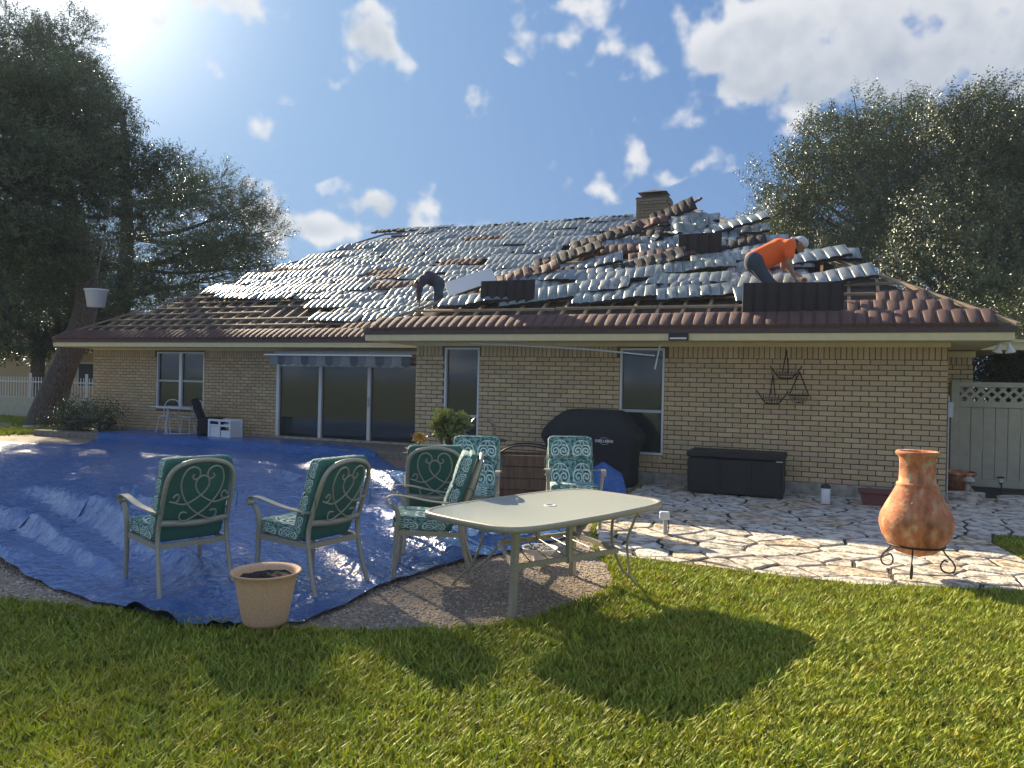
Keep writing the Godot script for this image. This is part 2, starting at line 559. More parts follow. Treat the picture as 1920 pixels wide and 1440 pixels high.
	M.gravel = tmat(noise_tex(42, 0.16, 3, [[0.0, C(0.10, 0.075, 0.055)], [0.35, C(0.22, 0.165, 0.12)], [0.6, C(0.40, 0.31, 0.225)], [1.0, C(0.62, 0.52, 0.42)]], 512, Vector2.ONE, FastNoiseLite.TYPE_CELLULAR), 0.85, 0.75, bump_tex(43, 0.16, 3, 6.0, 512, Vector2.ONE, FastNoiseLite.TYPE_CELLULAR), 1.0)
	M.stone = []
	for k in 5:
		var a: Color = [C(0.50, 0.44, 0.35), C(0.56, 0.51, 0.43), C(0.44, 0.39, 0.32), C(0.50, 0.39, 0.26), C(0.54, 0.47, 0.38)][k]
		M.stone.append(tmat(noise_tex(50 + k, 0.02, 6, [[0.0, a * 0.22], [0.34, a * 0.6], [0.5, a], [1.0, a.lerp(C(0.78, 0.74, 0.66), 0.5)]]), 0.85, 0.9, bump, 0.9))
	M.joint = tmat(noise_tex(56, 0.05, 4, [[0.0, C(0.016, 0.012, 0.008)], [1.0, C(0.06, 0.045, 0.03)]]), 0.95, 0.5)
	M.slab = tmat(noise_tex(57, 0.03, 5, [[0.0, C(0.13, 0.11, 0.085)], [1.0, C(0.27, 0.235, 0.185)]]), 0.9, 1.2, bump, 0.4)
	M.soil = tmat(noise_tex(58, 0.12, 4, [[0.0, C(0.012, 0.009, 0.006)], [1.0, C(0.055, 0.04, 0.03)]]), 0.95, 0.3, fine_bump, 1.0)
	var tarp := tmat(noise_tex(60, 0.03, 5, [[0.0, C(0.034, 0.098, 0.27)], [1.0, C(0.080, 0.185, 0.42)]]), 0.24, 1.6, bump_tex(61, 0.03, 5, 9.0, 512), 0.8)
	M.tarp = tarp
	M.tarp_under = mat(C(0.012, 0.018, 0.026), 0.5)
	M.chair_metal = tmat(noise_tex(62, 0.06, 4, [[0.0, C(0.30, 0.275, 0.21)], [1.0, C(0.43, 0.395, 0.305)]]), 0.42, 0.4)
	M.chair_metal.metallic = 0.25
	M.cushion_plain = tmat(noise_tex(63, 0.1, 4, [[0.0, C(0.034, 0.125, 0.098)], [1.0, C(0.060, 0.185, 0.145)]]), 0.8, 0.4, bump_tex(64, 0.03, 3, 3.0), 0.5)
	var cm := StandardMaterial3D.new()
	cm.albedo_texture = scroll_texture()
	cm.roughness = 0.75
	cm.uv1_scale = Vector3(1, 0.5, 1)
	M.cushion_scroll = cm
	var tg := mat(C(0.60, 0.64, 0.58), 0.16); tg.albedo_color.a = 0.82
	tg.transparency = BaseMaterial3D.TRANSPARENCY_ALPHA
	tg.albedo_texture = noise_tex(65, 0.12, 4, [[0.0, C(0.78, 0.78, 0.78)], [1.0, C(1, 1, 1)]])
	tg.uv1_triplanar = true; tg.uv1_world_triplanar = true; tg.uv1_scale = Vector3.ONE * 3.0
	M.table_glass = tg
	M.terracotta = tmat(noise_tex(70, 0.012, 6, [[0.0, C(0.13, 0.045, 0.02)], [0.30, C(0.34, 0.115, 0.042)], [0.46, C(0.52, 0.175, 0.07)], [0.60, C(0.56, 0.21, 0.09)], [0.70, C(0.60, 0.36, 0.19)], [1.0, C(0.68, 0.54, 0.36)]], 512, Vector2(1.0, 0.55)), 0.8, 0.8, bump, 0.5)
	M.iron = mat(C(0.022, 0.018, 0.016), 0.55, 0.4)
	M.black_cloth = tmat(noise_tex(71, 0.05, 4, [[0.0, C(0.0045, 0.005, 0.007)], [1.0, C(0.011, 0.012, 0.015)]]), 0.75, 0.5, bump_tex(72, 0.02, 4, 4.0), 0.5)
	M.black_wicker = tmat(noise_tex(73, 0.2, 2, [[0.0, C(0.006, 0.006, 0.007)], [1.0, C(0.018, 0.017, 0.018)]], 256, Vector2(1, 0.12)), 0.6, 0.25, bump_tex(74, 0.2, 2, 4.0, 256, Vector2(1, 0.12)), 0.8)
	M.white_plastic = mat(C(0.70, 0.70, 0.68), 0.45)
	M.black_plastic = mat(C(0.012, 0.012, 0.012), 0.4)
	M.pot = tmat(noise_tex(75, 0.2, 4, [[0.0, C(0.46, 0.26, 0.135)], [0.5, C(0.70, 0.43, 0.24)], [1.0, C(0.80, 0.56, 0.35)]], 256, Vector2(1, 0.25)), 0.75, 0.3)
	M.vinyl = tmat(noise_tex(76, 0.02, 4, [[0.0, C(0.40, 0.36, 0.245)], [1.0, C(0.48, 0.44, 0.315)]]), 0.55, 1.4)
	M.red = tmat(noise_tex(77, 0.05, 4, [[0.0, C(0.10, 0.03, 0.025)], [1.0, C(0.20, 0.06, 0.048)]]), 0.7, 0.5)
	M.bark = tmat(noise_tex(80, 0.05, 5, [[0.0, C(0.03, 0.023, 0.018)], [0.5, C(0.10, 0.08, 0.065)], [1.0, C(0.20, 0.17, 0.14)]], 256, Vector2(1, 0.3)), 0.95, 0.6, bump_tex(81, 0.05, 5, 8.0, 256, Vector2(1, 0.3)), 1.0)
	M.leaf = []
	for c in [C(0.075, 0.100, 0.028), C(0.098, 0.125, 0.036), C(0.155, 0.175, 0.05)]:
		var m := mat(c, 0.38)
		m.vertex_color_use_as_albedo = true
		m.backlight_enabled = true; m.backlight = (c * 0.8).linear_to_srgb()
		M.leaf.append(m)
	M.skin = mat(C(0.30, 0.16, 0.10), 0.55)
	M.orange = mat(C(0.90, 0.13, 0.012), 0.75)
	M.denim = tmat(noise_tex(85, 0.08, 4, [[0.0, C(0.018, 0.028, 0.045)], [1.0, C(0.075, 0.10, 0.135)]]), 0.9, 0.3)
	M.dark_shirt = mat(C(0.042, 0.036, 0.062), 0.85)
	M.hair = mat(C(0.012, 0.009, 0.008), 0.5)
	M.cap = mat(C(0.50, 0.52, 0.54), 0.8)
	M.pebble = tmat(noise_tex(88, 0.16, 3, [[0.0, C(0.10, 0.09, 0.08)], [1.0, C(0.75, 0.72, 0.66)]], 256, Vector2.ONE, FastNoiseLite.TYPE_CELLULAR), 0.8, 0.2)

# teal cloth printed with cream scrolls
func scroll_texture() -> ImageTexture:
	var n := 512
	var im := Image.create(n, n, true, Image.FORMAT_RGB8)
	var f := fbm(90, 0.018, 5)
	for y in n:
		for x in n:
			var t := clampf(f.get_noise_2d(x, y) * 1.1 + 0.42, 0.0, 1.0)
			im.set_pixel(x, y, C(0.012, 0.055, 0.048).lerp(C(0.20, 0.42, 0.35), t).linear_to_srgb())
	var cream := C(0.66, 0.74, 0.66).linear_to_srgb()
	for cell in [[128, 170], [384, 170], [0, 426], [256, 426], [512, 426]]:
		for mirror in [-1, 1]:
			var pts := []
			for k in 160:   # spiral that opens into a teardrop
				var a := k / 160.0 * 3.6 * PI
				var r := 8.0 + a * 5.2
				pts.append([cell[0] + mirror * (48.0 - cos(a) * r), cell[1] + sin(a) * r, 5.0 + a * 0.25])
			for k in 60:
				var t := k / 60.0
				pts.append([cell[0] + mirror * (6.0 + 100.0 * sin(t * PI * 0.5)), cell[1] - 120.0 + 150.0 * t * t, 4.5])
				pts.append([cell[0] + mirror * (20.0 * sin(t * PI)), cell[1] - 120.0 + 70.0 * t, 3.5])
				pts.append([cell[0] + mirror * (108.0 - 70.0 * t), cell[1] + 30.0 + 62.0 * sin(t * PI * 0.5), 4.5])
			for p in pts:
				var r := int(p[2])
				for dy in range(-r, r + 1):
					for dx in range(-r, r + 1):
						if dx * dx + dy * dy <= r * r:
							var px := posmod(int(p[0]) + dx, n); var py := posmod(int(p[1]) + dy, n)
							im.set_pixel(px, py, cream)
	return ImageTexture.create_from_image(im)

# ---------------------------------------------------------------- ground
# plan outlines, x and z
var GRAVEL := PackedVector2Array([Vector2(-26, -2), Vector2(-26, 6), Vector2(-14, 8.4), Vector2(-9.5, 9.15), Vector2(-6.95, 8.84), Vector2(-6.23, 8.7), Vector2(-5.68, 8.62), Vector2(-5.05, 8.56), Vector2(-4.55, 8.40), Vector2(-4.09, 8.17), Vector2(-3.65, 7.90), Vector2(-3.41, 7.56), Vector2(-3.21, 6.96), Vector2(-3.13, 6.58), Vector2(-3.18, 6.25), Vector2(-3.40, 5.73), Vector2(-3.58, 5.42), Vector2(-4.0, 4.2), Vector2(-4.3, 2.4), Vector2(-4.35, 0.0), Vector2(-8.65, 0.0), Vector2(-8.65, -2.6), Vector2(-19, -2.6)])
var FLAGS := PackedVector2Array([Vector2(-4.3, 0.02), Vector2(-4.25, 2.4), Vector2(-3.95, 4.2), Vector2(-3.55, 5.44), Vector2(-3.15, 5.47), Vector2(-2.19, 5.54), Vector2(-1.35, 5.56), Vector2(-0.54, 5.27), Vector2(-0.07, 5.12), Vector2(0.35, 5.02), Vector2(0.22, 4.2), Vector2(0.18, 3.6), Vector2(0.10, 2.9), Vector2(0.19, 2.42), Vector2(0.9, 2.25), Vector2(3.2, 2.2), Vector2(3.2, -1.0), Vector2(0.02, -1.0), Vector2(0.02, 0.02)])

func build_ground() -> void:
	var s := ST()
	quad(s, Vector3(-220, -0.02, -220), Vector3(220, -0.02, -220), Vector3(220, -0.02, 220), Vector3(-220, -0.02, 220))
	structure("ground", s, M.lawn_soil)
	s = ST()
	flat_poly(s, GRAVEL, -0.004)
	structure("gravel_patio", s, M.gravel)
	# pebbles of the exposed aggregate, real stones in the part that shows near the lawn
	var peb := ST()
	lathe(peb, [Vector2(0, 0.004), Vector2(0.005, 0.003), Vector2(0.0075, 0.0), Vector2(0.006, -0.002)], 6)
	peb.generate_normals(); peb.index()
	var pm := peb.commit()
	var xs := []; var cs := []
	for k in 44000:
		var p := Vector2(rng.randf_range(-9.2, -3.1), rng.randf_range(4.6, 9.1))
		if not Geometry2D.is_point_in_polygon(p, GRAVEL): continue
		if p.x < -5.2 and p.y < 7.6: continue
		var sc := rng.randf_range(0.6, 1.5)
		xs.append(Transform3D(Basis(Vector3.UP, rng.randf() * TAU).scaled(Vector3(sc * rng.randf_range(0.8, 1.5), sc, sc)), Vector3(p.x, -0.003, p.y)))
		var t := rng.randf()
		cs.append(C(0.22, 0.16, 0.11).lerp(C(0.60, 0.49, 0.37), t) if rng.randf() < 0.85 else C(0.15, 0.12, 0.10))
	var pmat := mat(C(1, 1, 1), 0.8); pmat.vertex_color_use_as_albedo = true
	var mi := multi("gravel_pebbles", pm, pmat, xs, cs)
	tag(mi, "small tan pebbles set in the exposed aggregate patio", "gravel", "", "stuff")
	# raised slab before the sliding door
	s = ST()
	cbox(s, Vector3(-14.4, 0.05, -1.75), Vector3(11.5, 0.18, 1.72), 0.015)
	structure("porch_slab", s, M.slab)
	build_flagstones()
	# bed by the fence
	s = ST()
	flat_poly(s, PackedVector2Array([Vector2(0.03, -0.98), Vector2(3.4, -0.98), Vector2(3.4, -2.19), Vector2(0.03, -2.19)]), 0.03)
	quad(s, Vector3(0.03, 0.03, -0.98), Vector3(3.4, 0.03, -0.98), Vector3(3.4, -0.02, -0.98), Vector3(0.03, -0.02, -0.98))
	structure("garden_bed", s, M.soil)

func multi(called: String, mesh: Mesh, m: Material, xs: Array, cs: Array, parent: Node = null) -> MultiMeshInstance3D:
	var mm := MultiMesh.new()
	mm.transform_format = MultiMesh.TRANSFORM_3D
	mm.use_colors = cs.size() > 0
	mm.mesh = mesh
	mm.instance_count = xs.size()
	for i in xs.size():
		mm.set_instance_transform(i, xs[i])
		if cs.size(): mm.set_instance_color(i, cs[i])
	var o := MultiMeshInstance3D.new()
	o.multimesh = mm
	o.material_override = m
	if parent == null:
		o.name = numbered(called); add_child(o)
	else:
		o.name = called; parent.add_child(o, true)
	return o

func clip_half(poly: PackedVector2Array, p: Vector2, n: Vector2) -> PackedVector2Array:
	var out := PackedVector2Array()
	for i in poly.size():
		var a := poly[i]; var b := poly[(i + 1) % poly.size()]
		var da := (a - p).dot(n); var db := (b - p).dot(n)
		if da <= 0: out.append(a)
		if (da < 0 and db > 0) or (da > 0 and db < 0): out.append(a.lerp(b, da / (da - db)))
	return out

func stone_mesh(s: SurfaceTool, poly: PackedVector2Array, top: float, thick: float, tilt: Vector2) -> void:
	# irregular edge, worn rim
	var pts := PackedVector2Array()
	for i in poly.size():
		var a := poly[i]; var b := poly[(i + 1) % poly.size()]
		pts.append(a)
		var l := a.distance_to(b)
		if l > 0.12:
			var nn := maxi(2, int(l / 0.07))
			for k in range(1, nn):
				var q := a.lerp(b, k / float(nn))
				var nrm := (b - a).orthogonal().normalized()
				pts.append(q - nrm * noise.get_noise_2d(q.x * 900.0, q.y * 900.0) * 0.018)
	var c := Vector2.ZERO
	for q in pts: c += q / pts.size()
	var hgt := func(q: Vector2) -> float: return top + (q - c).dot(tilt) + noise.get_noise_2d(q.x * 500.0, q.y * 500.0) * 0.004
	s.set_smooth_group(-1)
	for i in pts.size():
		var a := pts[i]; var b := pts[(i + 1) % pts.size()]
		var ai := a.lerp(c, 0.08); var bi := b.lerp(c, 0.08)
		var A := Vector3(a.x, hgt.call(a) - 0.008, a.y); var B := Vector3(b.x, hgt.call(b) - 0.008, b.y)
		var AI := Vector3(ai.x, hgt.call(ai), ai.y); var BI := Vector3(bi.x, hgt.call(bi), bi.y)
		quad(s, A, B, BI, AI)
		quad(s, A, A - Vector3(0, thick, 0), B - Vector3(0, thick, 0), B)
		tri(s, AI, BI, Vector3(c.x, hgt.call(c) + 0.001, c.y))

func build_flagstones() -> void:
	noise.seed = 4; noise.frequency = 0.01; noise.fractal_octaves = 3
	var s := ST()
	flat_poly(s, FLAGS, 0.0)
	var bed := structure("flagstone_patio", s, M.joint)
	var seeds := []
	var z := -0.8
	var row := 0
	while z < 5.7:
		var step := lerpf(0.40, 0.46, rng.randf())
		var x := -4.6 + rng.randf() * 0.4
		while x < 3.4:
			seeds.append(Vector2(x + rng.randf_range(-0.16, 0.16), z + rng.randf_range(-0.11, 0.11)))
			x += rng.randf_range(0.26, 0.66)
		z += step * 0.62
		row += 1
	var count := 0
	var rest := ST()
	var cells := []
	for i in seeds.size():
		var p: Vector2 = seeds[i]
		if p.x > 0.6 and p.y > 2.6: continue
		var poly := PackedVector2Array([p + Vector2(-1, -1), p + Vector2(1, -1), p + Vector2(1, 1), p + Vector2(-1, 1)])
		for j in seeds.size():
			if j == i: continue
			var q: Vector2 = seeds[j]
			if absf(q.x - p.x) > 1.7 or absf(q.y - p.y) > 1.4: continue
			poly = clip_half(poly, (p + q) * 0.5, (q - p).normalized())
			if poly.size() < 3: break
		if poly.size() < 3: continue
		for piece in Geometry2D.intersect_polygons(poly, FLAGS):
			for inner in Geometry2D.offset_polygon(piece, -rng.randf_range(0.011, 0.024), Geometry2D.JOIN_MITER):
				if inner.size() < 3: continue
				var area := 0.0
				for k in inner.size(): area += inner[k].cross(inner[(k + 1) % inner.size()]) * 0.5
				if absf(area) < 0.006: continue
				if area < 0: inner.reverse()
				cells.append([inner, p.y])
	cells.sort_custom(func(a, b): return a[1] > b[1])
	for c in cells:
		var top := rng.randf_range(0.009, 0.019)
		var tilt := Vector2(rng.randf_range(-0.012, 0.012), rng.randf_range(-0.012, 0.012))
		if count < 300:
			var one := ST()
			stone_mesh(one, c[0], top, 0.02, tilt)
			obj("flagstone", one, M.stone[rng.randi() % 5], bed)
			count += 1
		else:
			stone_mesh(rest, c[0], top, 0.02, tilt)
	if cells.size() > 300:
		var r := obj("flagstone", rest, M.stone[0], bed)
		r.set_meta("kind", "stuff")
	# edging stones of the bed
	for e in [[0.35, -0.86, 0.62, 0.34, 0.07], [0.30, -0.58, 0.55, 0.26, 0.045], [1.05, -0.80, 0.60, 0.32, 0.06], [0.98, -0.52, 0.5, 0.25, 0.05], [1.62, -0.86, 0.5, 0.3, 0.09], [1.55, -0.60, 0.42, 0.22, 0.06], [2.1, -0.8, 0.5, 0.36, 0.1], [2.6, -0.75, 0.5, 0.3, 0.08]]:
		var poly := PackedVector2Array()
		for k in 9:
			var a: float = TAU * k / 9.0
			poly.append(Vector2(e[0] + cos(a) * e[2] * 0.5 * rng.randf_range(0.85, 1.1), e[1] + sin(a) * e[3] * 0.5 * rng.randf_range(0.85, 1.1)))
		var one := ST()
		stone_mesh(one, poly, 0.03 + e[4], e[4] + 0.04, Vector2(rng.randf_range(-0.06, 0.06), rng.randf_range(-0.05, 0.05)))
		var o := obj("edging_stone", one, M.stone[rng.randi() % 5])
		tag(o, "rough limestone slab edging the garden bed by the cream fence", "stone", "edging stones of the garden bed")

# ---------------------------------------------------------------- house
func wall_with_holes(s: SurfaceTool, x0: float, x1: float, y0: float, y1: float, z: float, thick: float, holes: Array) -> void:
	var xs := [x0, x1]
	for h in holes: xs.append_array([h[0], h[1]])
	xs.sort()
	for i in xs.size() - 1:
		var a: float = xs[i]; var b: float = xs[i + 1]
		if b - a < 0.001: continue
		var ys := [[y0, y1]]
		for h in holes:
			if h[0] < b - 0.001 and h[1] > a + 0.001: ys = [[y0, h[2]], [h[3], y1]]
		for y in ys:
			if y[1] - y[0] > 0.001: box(s, Vector3((a + b) / 2, (y[0] + y[1]) / 2, z - thick / 2), Vector3(b - a, y[1] - y[0], thick))

const COURSE := 0.0778
const BLEN := 0.228

# bricks of a wall facing +z with its face at z; those right of single_from are parts of their own
func lay_bricks(parent: Node3D, x0: float, x1: float, ybase: float, courses: int, z: float, holes: Array, single_from: float, soldier := 0.19) -> void:
	var unit := ST()
	cbox(unit, Vector3.ZERO, Vector3(1, 1, 1), 0.02)
	var one := ST()
	cbox(one, Vector3(0, 0, 0), Vector3(BLEN - 0.013, COURSE - 0.013, 0.06), 0.004)
	one.generate_normals(); one.index()
	var full := one.commit()
	var rest := ST()
	rest.set_color(Color.WHITE)
	var tones := [C(0.68, 0.505, 0.275), C(0.64, 0.465, 0.25), C(0.72, 0.55, 0.31), C(0.66, 0.465, 0.28), C(0.62, 0.475, 0.275)]
	var list := []
	for c in courses:
		var y := ybase + (c + 0.5) * COURSE
		var x := x0 - (BLEN * 0.5 if c % 2 else 0.0) - rng.randf() * 0.012
		while x < x1:
			var spans := [[maxf(x, x0), minf(x + BLEN, x1)]]
			for h in holes:
				if y > h[2] - COURSE * 0.4 and y < h[3] + COURSE * 0.4:
					var nx := []
					for sp in spans:
						if sp[1] <= h[0] or sp[0] >= h[1]: nx.append(sp)
						else:
							if sp[0] < h[0]: nx.append([sp[0], h[0]])
							if sp[1] > h[1]: nx.append([h[1], sp[1]])
					spans = nx
			for sp in spans:
				if sp[1] - sp[0] > 0.03: list.append([Vector3((sp[0] + sp[1]) / 2, y, z - 0.03), sp[1] - sp[0] - 0.013, COURSE - 0.013])
			x += BLEN
	# soldier course, and a rowlock of upright bricks under each window
	var top := ybase + courses * COURSE
	var x := x0
	while x < x1 - 0.02:
		var ok := true
		for h in holes:
			if x + COURSE > h[0] and x < h[1] and top < h[3]: ok = false
		if ok: list.append([Vector3(x + COURSE / 2, top + soldier / 2, z - 0.03), COURSE - 0.013, soldier - 0.008])
		x += COURSE
	for b in list:
		var p: Vector3 = b[0] + Vector3(0, rng.randf_range(-0.0015, 0.0015), rng.randf_range(-0.002, 0.002))
		var k := rng.randi() % 5
		var tilt := Basis(Vector3(0, 0, 1), rng.randf_range(-0.004, 0.004))
		if p.x > single_from:
			mesh_obj("brick", full, M.brick[k], parent, Transform3D(tilt.scaled_local(Vector3(b[1] / (BLEN - 0.013), b[2] / (COURSE - 0.013), 1)), p))
		else:
			var t := rng.randf_range(0.92, 1.06)
			rest.set_color(tones[k] * t)
			cbox(rest, p, Vector3(b[1], b[2], 0.06), 0.004, tilt)
	var o := obj("brick", rest, M.brick_all, parent)
	o.set_meta("kind", "stuff")

func window_part(parent: Node3D, x0: float, x1: float, y0: float, y1: float, z: float, cols: int, rail: float, fm: Material) -> void:
	var s := ST()
	var w := 0.035
	for q in [[x0 + w / 2, (y0 + y1) / 2, w, y1 - y0], [x1 - w / 2, (y0 + y1) / 2, w, y1 - y0]]:
		cbox(s, Vector3(q[0], q[1], z), Vector3(q[2], q[3], 0.07), 0.004)
	for yy in [y0 + w / 2, y1 - w / 2]:
		cbox(s, Vector3((x0 + x1) / 2, yy, z), Vector3(x1 - x0 - 2 * w, w, 0.07), 0.004)
	var o := obj("window", s, fm, parent)
	for c in cols:
		var a := lerpf(x0 + w, x1 - w, c / float(cols)); var b := lerpf(x0 + w, x1 - w, (c + 1.0) / cols)
		if c > 0:
			var ms := ST()
			cbox(ms, Vector3(a, (y0 + y1) / 2, z - 0.004), Vector3(0.09, y1 - y0 - 2 * w, 0.06), 0.004)
			obj("mullion", ms, fm, o)
			a += 0.045
		if c < cols - 1: b -= 0.045
		if rail > 0:
			var rs := ST()
			cbox(rs, Vector3((a + b) / 2, rail, z - 0.012), Vector3(b - a, 0.045, 0.04), 0.003)
			obj("meeting_rail", rs, M.grey_frame, o)
		for seg in ([[y0 + w, rail - 0.0225], [rail + 0.0225, y1 - w]] if rail > 0 else [[y0 + w, y1 - w]]):
			var ps := ST()
			box(ps, Vector3((a + b) / 2, (seg[0] + seg[1]) / 2, z - 0.03), Vector3(b - a, seg[1] - seg[0], 0.006))
			obj("pane", ps, M.glass, o)
		var sc := ST()
		box(sc, Vector3((a + b) / 2, (y0 + y1) / 2, z - 0.05), Vector3(b - a, y1 - y0 - 2 * w, 0.004))
		obj("insect_screen", sc, M.screen, o)

var house: Node3D
var roof: MeshInstance3D

func build_house() -> void:
	house = thing("brick_house", "low tan brick house with its metal tile roof half torn off", "house")
	var w1 := [-8.06, -7.36, 0.24, 2.215]; var w2 := [-4.785, -4.045, 0.47, 2.215]
	var door := [-13.97, -10.02, 0.15, 1.92]; var wl := [-17.88, -16.27, 0.72, 2.2]
	var s := ST()
	wall_with_holes(s, -8.64, -0.01, 0.14, 2.3, -0.014, 0.2, [w1, w2])
	var wall := obj("wall", s, M.mortar, house)
	lay_bricks(wall, -8.65, 0.0, 0.19, 24, 0.0, [w1, w2], -2.72)
	# rowlock course under window 2
	var rl := ST()
	for k in 9:
		cbox(rl, Vector3(-4.745 + k * 0.082, 0.405, -0.02), Vector3(0.072, 0.11, 0.08), 0.004)
	var sill := obj("window_sill", rl, M.brick[1], wall)
	s = ST()
	wall_with_holes(s, -20.19, -8.66, 0.14, 2.3, -2.614, 0.2, [door, wl])
	var wall2 := obj("wall", s, M.mortar, house)
	lay_bricks(wall2, -20.2, -8.66, 0.19, 24, -2.6, [door, wl], 99.0)
	# side and back walls
	s = ST()
	box(s, Vector3(-8.55, 1.22, -1.4), Vector3(0.19, 2.16, 2.36)); box(s, Vector3(-0.1, 1.22, -1.3), Vector3(0.19, 2.16, 2.15))
	box(s, Vector3(-20.1, 1.22, -8.0), Vector3(0.2, 2.16, 10.4)); box(s, Vector3(-9.8, 1.22, -13.3), Vector3(20.8, 2.16, 0.2)); box(s, Vector3(0.55, 1.22, -8.0), Vector3(0.19, 2.16, 10.4))
	obj("wall", s, M.brick[1], house)
	# the short wall behind the right corner
	s = ST()
	box(s, Vector3(0.32, 1.22, -2.31), Vector3(0.62, 2.16, 0.2))
	var wall3 := obj("wall", s, M.mortar, house)
	lay_bricks(wall3, 0.0, 0.64, 0.19, 24, -2.2, [], 99.0)
	# foundation
	s = ST()
	box(s, Vector3(-4.325, 0.04, -0.09), Vector3(8.64, 0.30, 0.23)); box(s, Vector3(-14.4, 0.04, -2.69), Vector3(11.5, 0.30, 0.23))
	obj("foundation", s, M.concrete, house)
	# interior, seen dimly behind the panes
	s = ST()
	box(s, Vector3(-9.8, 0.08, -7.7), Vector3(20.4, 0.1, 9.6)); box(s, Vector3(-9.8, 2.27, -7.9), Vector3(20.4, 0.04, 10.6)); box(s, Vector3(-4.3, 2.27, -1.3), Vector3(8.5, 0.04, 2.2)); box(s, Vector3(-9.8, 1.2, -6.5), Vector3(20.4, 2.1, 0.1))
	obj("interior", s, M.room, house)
	window_part(house, w1[0], w1[1], w1[2], w1[3], -0.045, 1, 0.98, M.white_frame)
	window_part(house, w2[0], w2[1], w2[2], w2[3], -0.045, 1, 1.18, M.white_frame)
	window_part(house, wl[0], wl[1], wl[2], wl[3], -2.645, 2, 1.45, M.white_frame)
	# three panel sliding door
	var d := ST()
	for x in [door[0] + 0.03, -12.70, -11.345, door[1] - 0.03]:
		cbox(d, Vector3(x, 1.03, -2.64), Vector3(0.085, 1.70, 0.08), 0.004)
	cbox(d, Vector3(-11.995, 0.165, -2.64), Vector3(3.95, 0.05, 0.1), 0.004); cbox(d, Vector3(-11.995, 1.9, -2.64), Vector3(3.95, 0.05, 0.1), 0.004)
	var dn := obj("sliding_door", d, M.white_frame, house)
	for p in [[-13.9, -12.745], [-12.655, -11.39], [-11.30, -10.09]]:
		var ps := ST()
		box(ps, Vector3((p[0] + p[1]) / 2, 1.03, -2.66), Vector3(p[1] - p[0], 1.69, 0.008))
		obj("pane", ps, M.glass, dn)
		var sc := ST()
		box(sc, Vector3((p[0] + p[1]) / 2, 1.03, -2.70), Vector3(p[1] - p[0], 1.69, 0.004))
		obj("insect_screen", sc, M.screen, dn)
	var hd := ST()
	cbox(hd, Vector3(-11.345, 1.08, -2.585), Vector3(0.03, 0.22, 0.03), 0.006)
	obj("handle", hd, M.grey_frame, dn)
	# frieze, soffit, fascia, drip band
	s = ST()
	cbox(s, Vector3(-4.325, 2.275, 0.014), Vector3(8.69, 0.07, 0.024), 0.003); cbox(s, Vector3(-14.44, 2.275, -2.585), Vector3(11.52, 0.07, 0.024), 0.003); cbox(s, Vector3(0.33, 2.235, -2.18), Vector3(0.66, 0.10, 0.03), 0.003)
	obj("frieze_board", s, M.cream, house)
	s = ST()
	box(s, Vector3(-4.325, 2.312, -0.72), Vector3(9.94, 0.016, 2.72)); box(s, Vector3(-9.8, 2.309, -8.0), Vector3(22.0, 0.012, 11.9))
	obj("soffit", s, M.cream, house)
	s = ST()
	cbox(s, Vector3(-4.325, 2.355, 0.665), Vector3(9.99, 0.11, 0.022), 0.003)
	cbox(s, Vector3(-15.1, 2.355, -1.935), Vector3(11.55, 0.11, 0.022), 0.003)
	cbox(s, Vector3(0.66, 2.355, -0.63), Vector3(0.022, 0.11, 2.56), 0.003); cbox(s, Vector3(-9.31, 2.355, -0.63), Vector3(0.022, 0.11, 2.56), 0.003)
	cbox(s, Vector3(-20.87, 2.355, -8.0), Vector3(0.022, 0.11, 12.1), 0.003)
	obj("fascia", s, M.cream, house)
	s = ST()
	cbox(s, Vector3(-4.325, 2.468, 0.685), Vector3(10.04, 0.115, 0.012), 0.003)
	cbox(s, Vector3(-15.1, 2.468, -1.915), Vector3(11.58, 0.115, 0.012), 0.003)
	cbox(s, Vector3(0.69, 2.468, -0.63), Vector3(0.012, 0.115, 2.6), 0.003); cbox(s, Vector3(-9.335, 2.468, -0.63), Vector3(0.012, 0.115, 2.6), 0.003)
	obj("drip_edge", s, M.brown_trim, house)
	# roof deck, closed underneath
	s = ST()
	var y0 := EAVE - 0.10
	var E := func(x, run, z): return Vector3(x, y0 + run * SLOPE, z)
	var rl_ := Vector3(-14.54, y0 + 6.34 * SLOPE, -8.26); var rr := Vector3(-5.04, y0 + 6.34 * SLOPE, -8.26)
	var a: Vector3 = E.call(-20.88, 0, -1.92); var b: Vector3 = E.call(1.3, 0, -1.92); var c: Vector3 = E.call(1.3, 0, -14.6); var dd: Vector3 = E.call(-20.88, 0, -14.6)
	quad(s, a, rl_, rr, b); quad(s, c, rr, rl_, dd); tri(s, dd, rl_, a); tri(s, b, rr, c)
	quad(s, a + Vector3(0, -0.05, 0), b + Vector3(0, -0.05, 0), c + Vector3(0, -0.05, 0), dd + Vector3(0, -0.05, 0))
	var wa: Vector3 = E.call(-9.33, 0, 0.68); var wb: Vector3 = E.call(0.68, 0, 0.68); var ap: Vector3 = E.call(-4.325, 5.0, -4.325); var bk: Vector3 = E.call(-4.325, 5.0, -6.925)
	tri(s, wa, ap, wb); quad(s, wb, ap, bk, E.call(0.68, 0, -1.93)); quad(s, E.call(-9.33, 0, -1.93), bk, ap, wa)
	roof = obj("roof", s, M.deck, house)
	# porch roof over the passage on the right
	s = ST()
	cbox(s, Vector3(3.2, 2.36, -1.94), Vector3(5.0, 0.13, 0.03), 0.003); box(s, Vector3(3.2, 2.44, -3.6), Vector3(5.0, 0.05, 3.4)); cbox(s, Vector3(5.4, 1.2, -2.1), Vector3(0.12, 2.3, 0.12), 0.01)
	obj("porch_roof", s, M.cream, house)
	# chimney
	s = ST()
	box(s, Vector3(-5.9, 5.9, -7.5), Vector3(0.80, 1.05, 0.52))
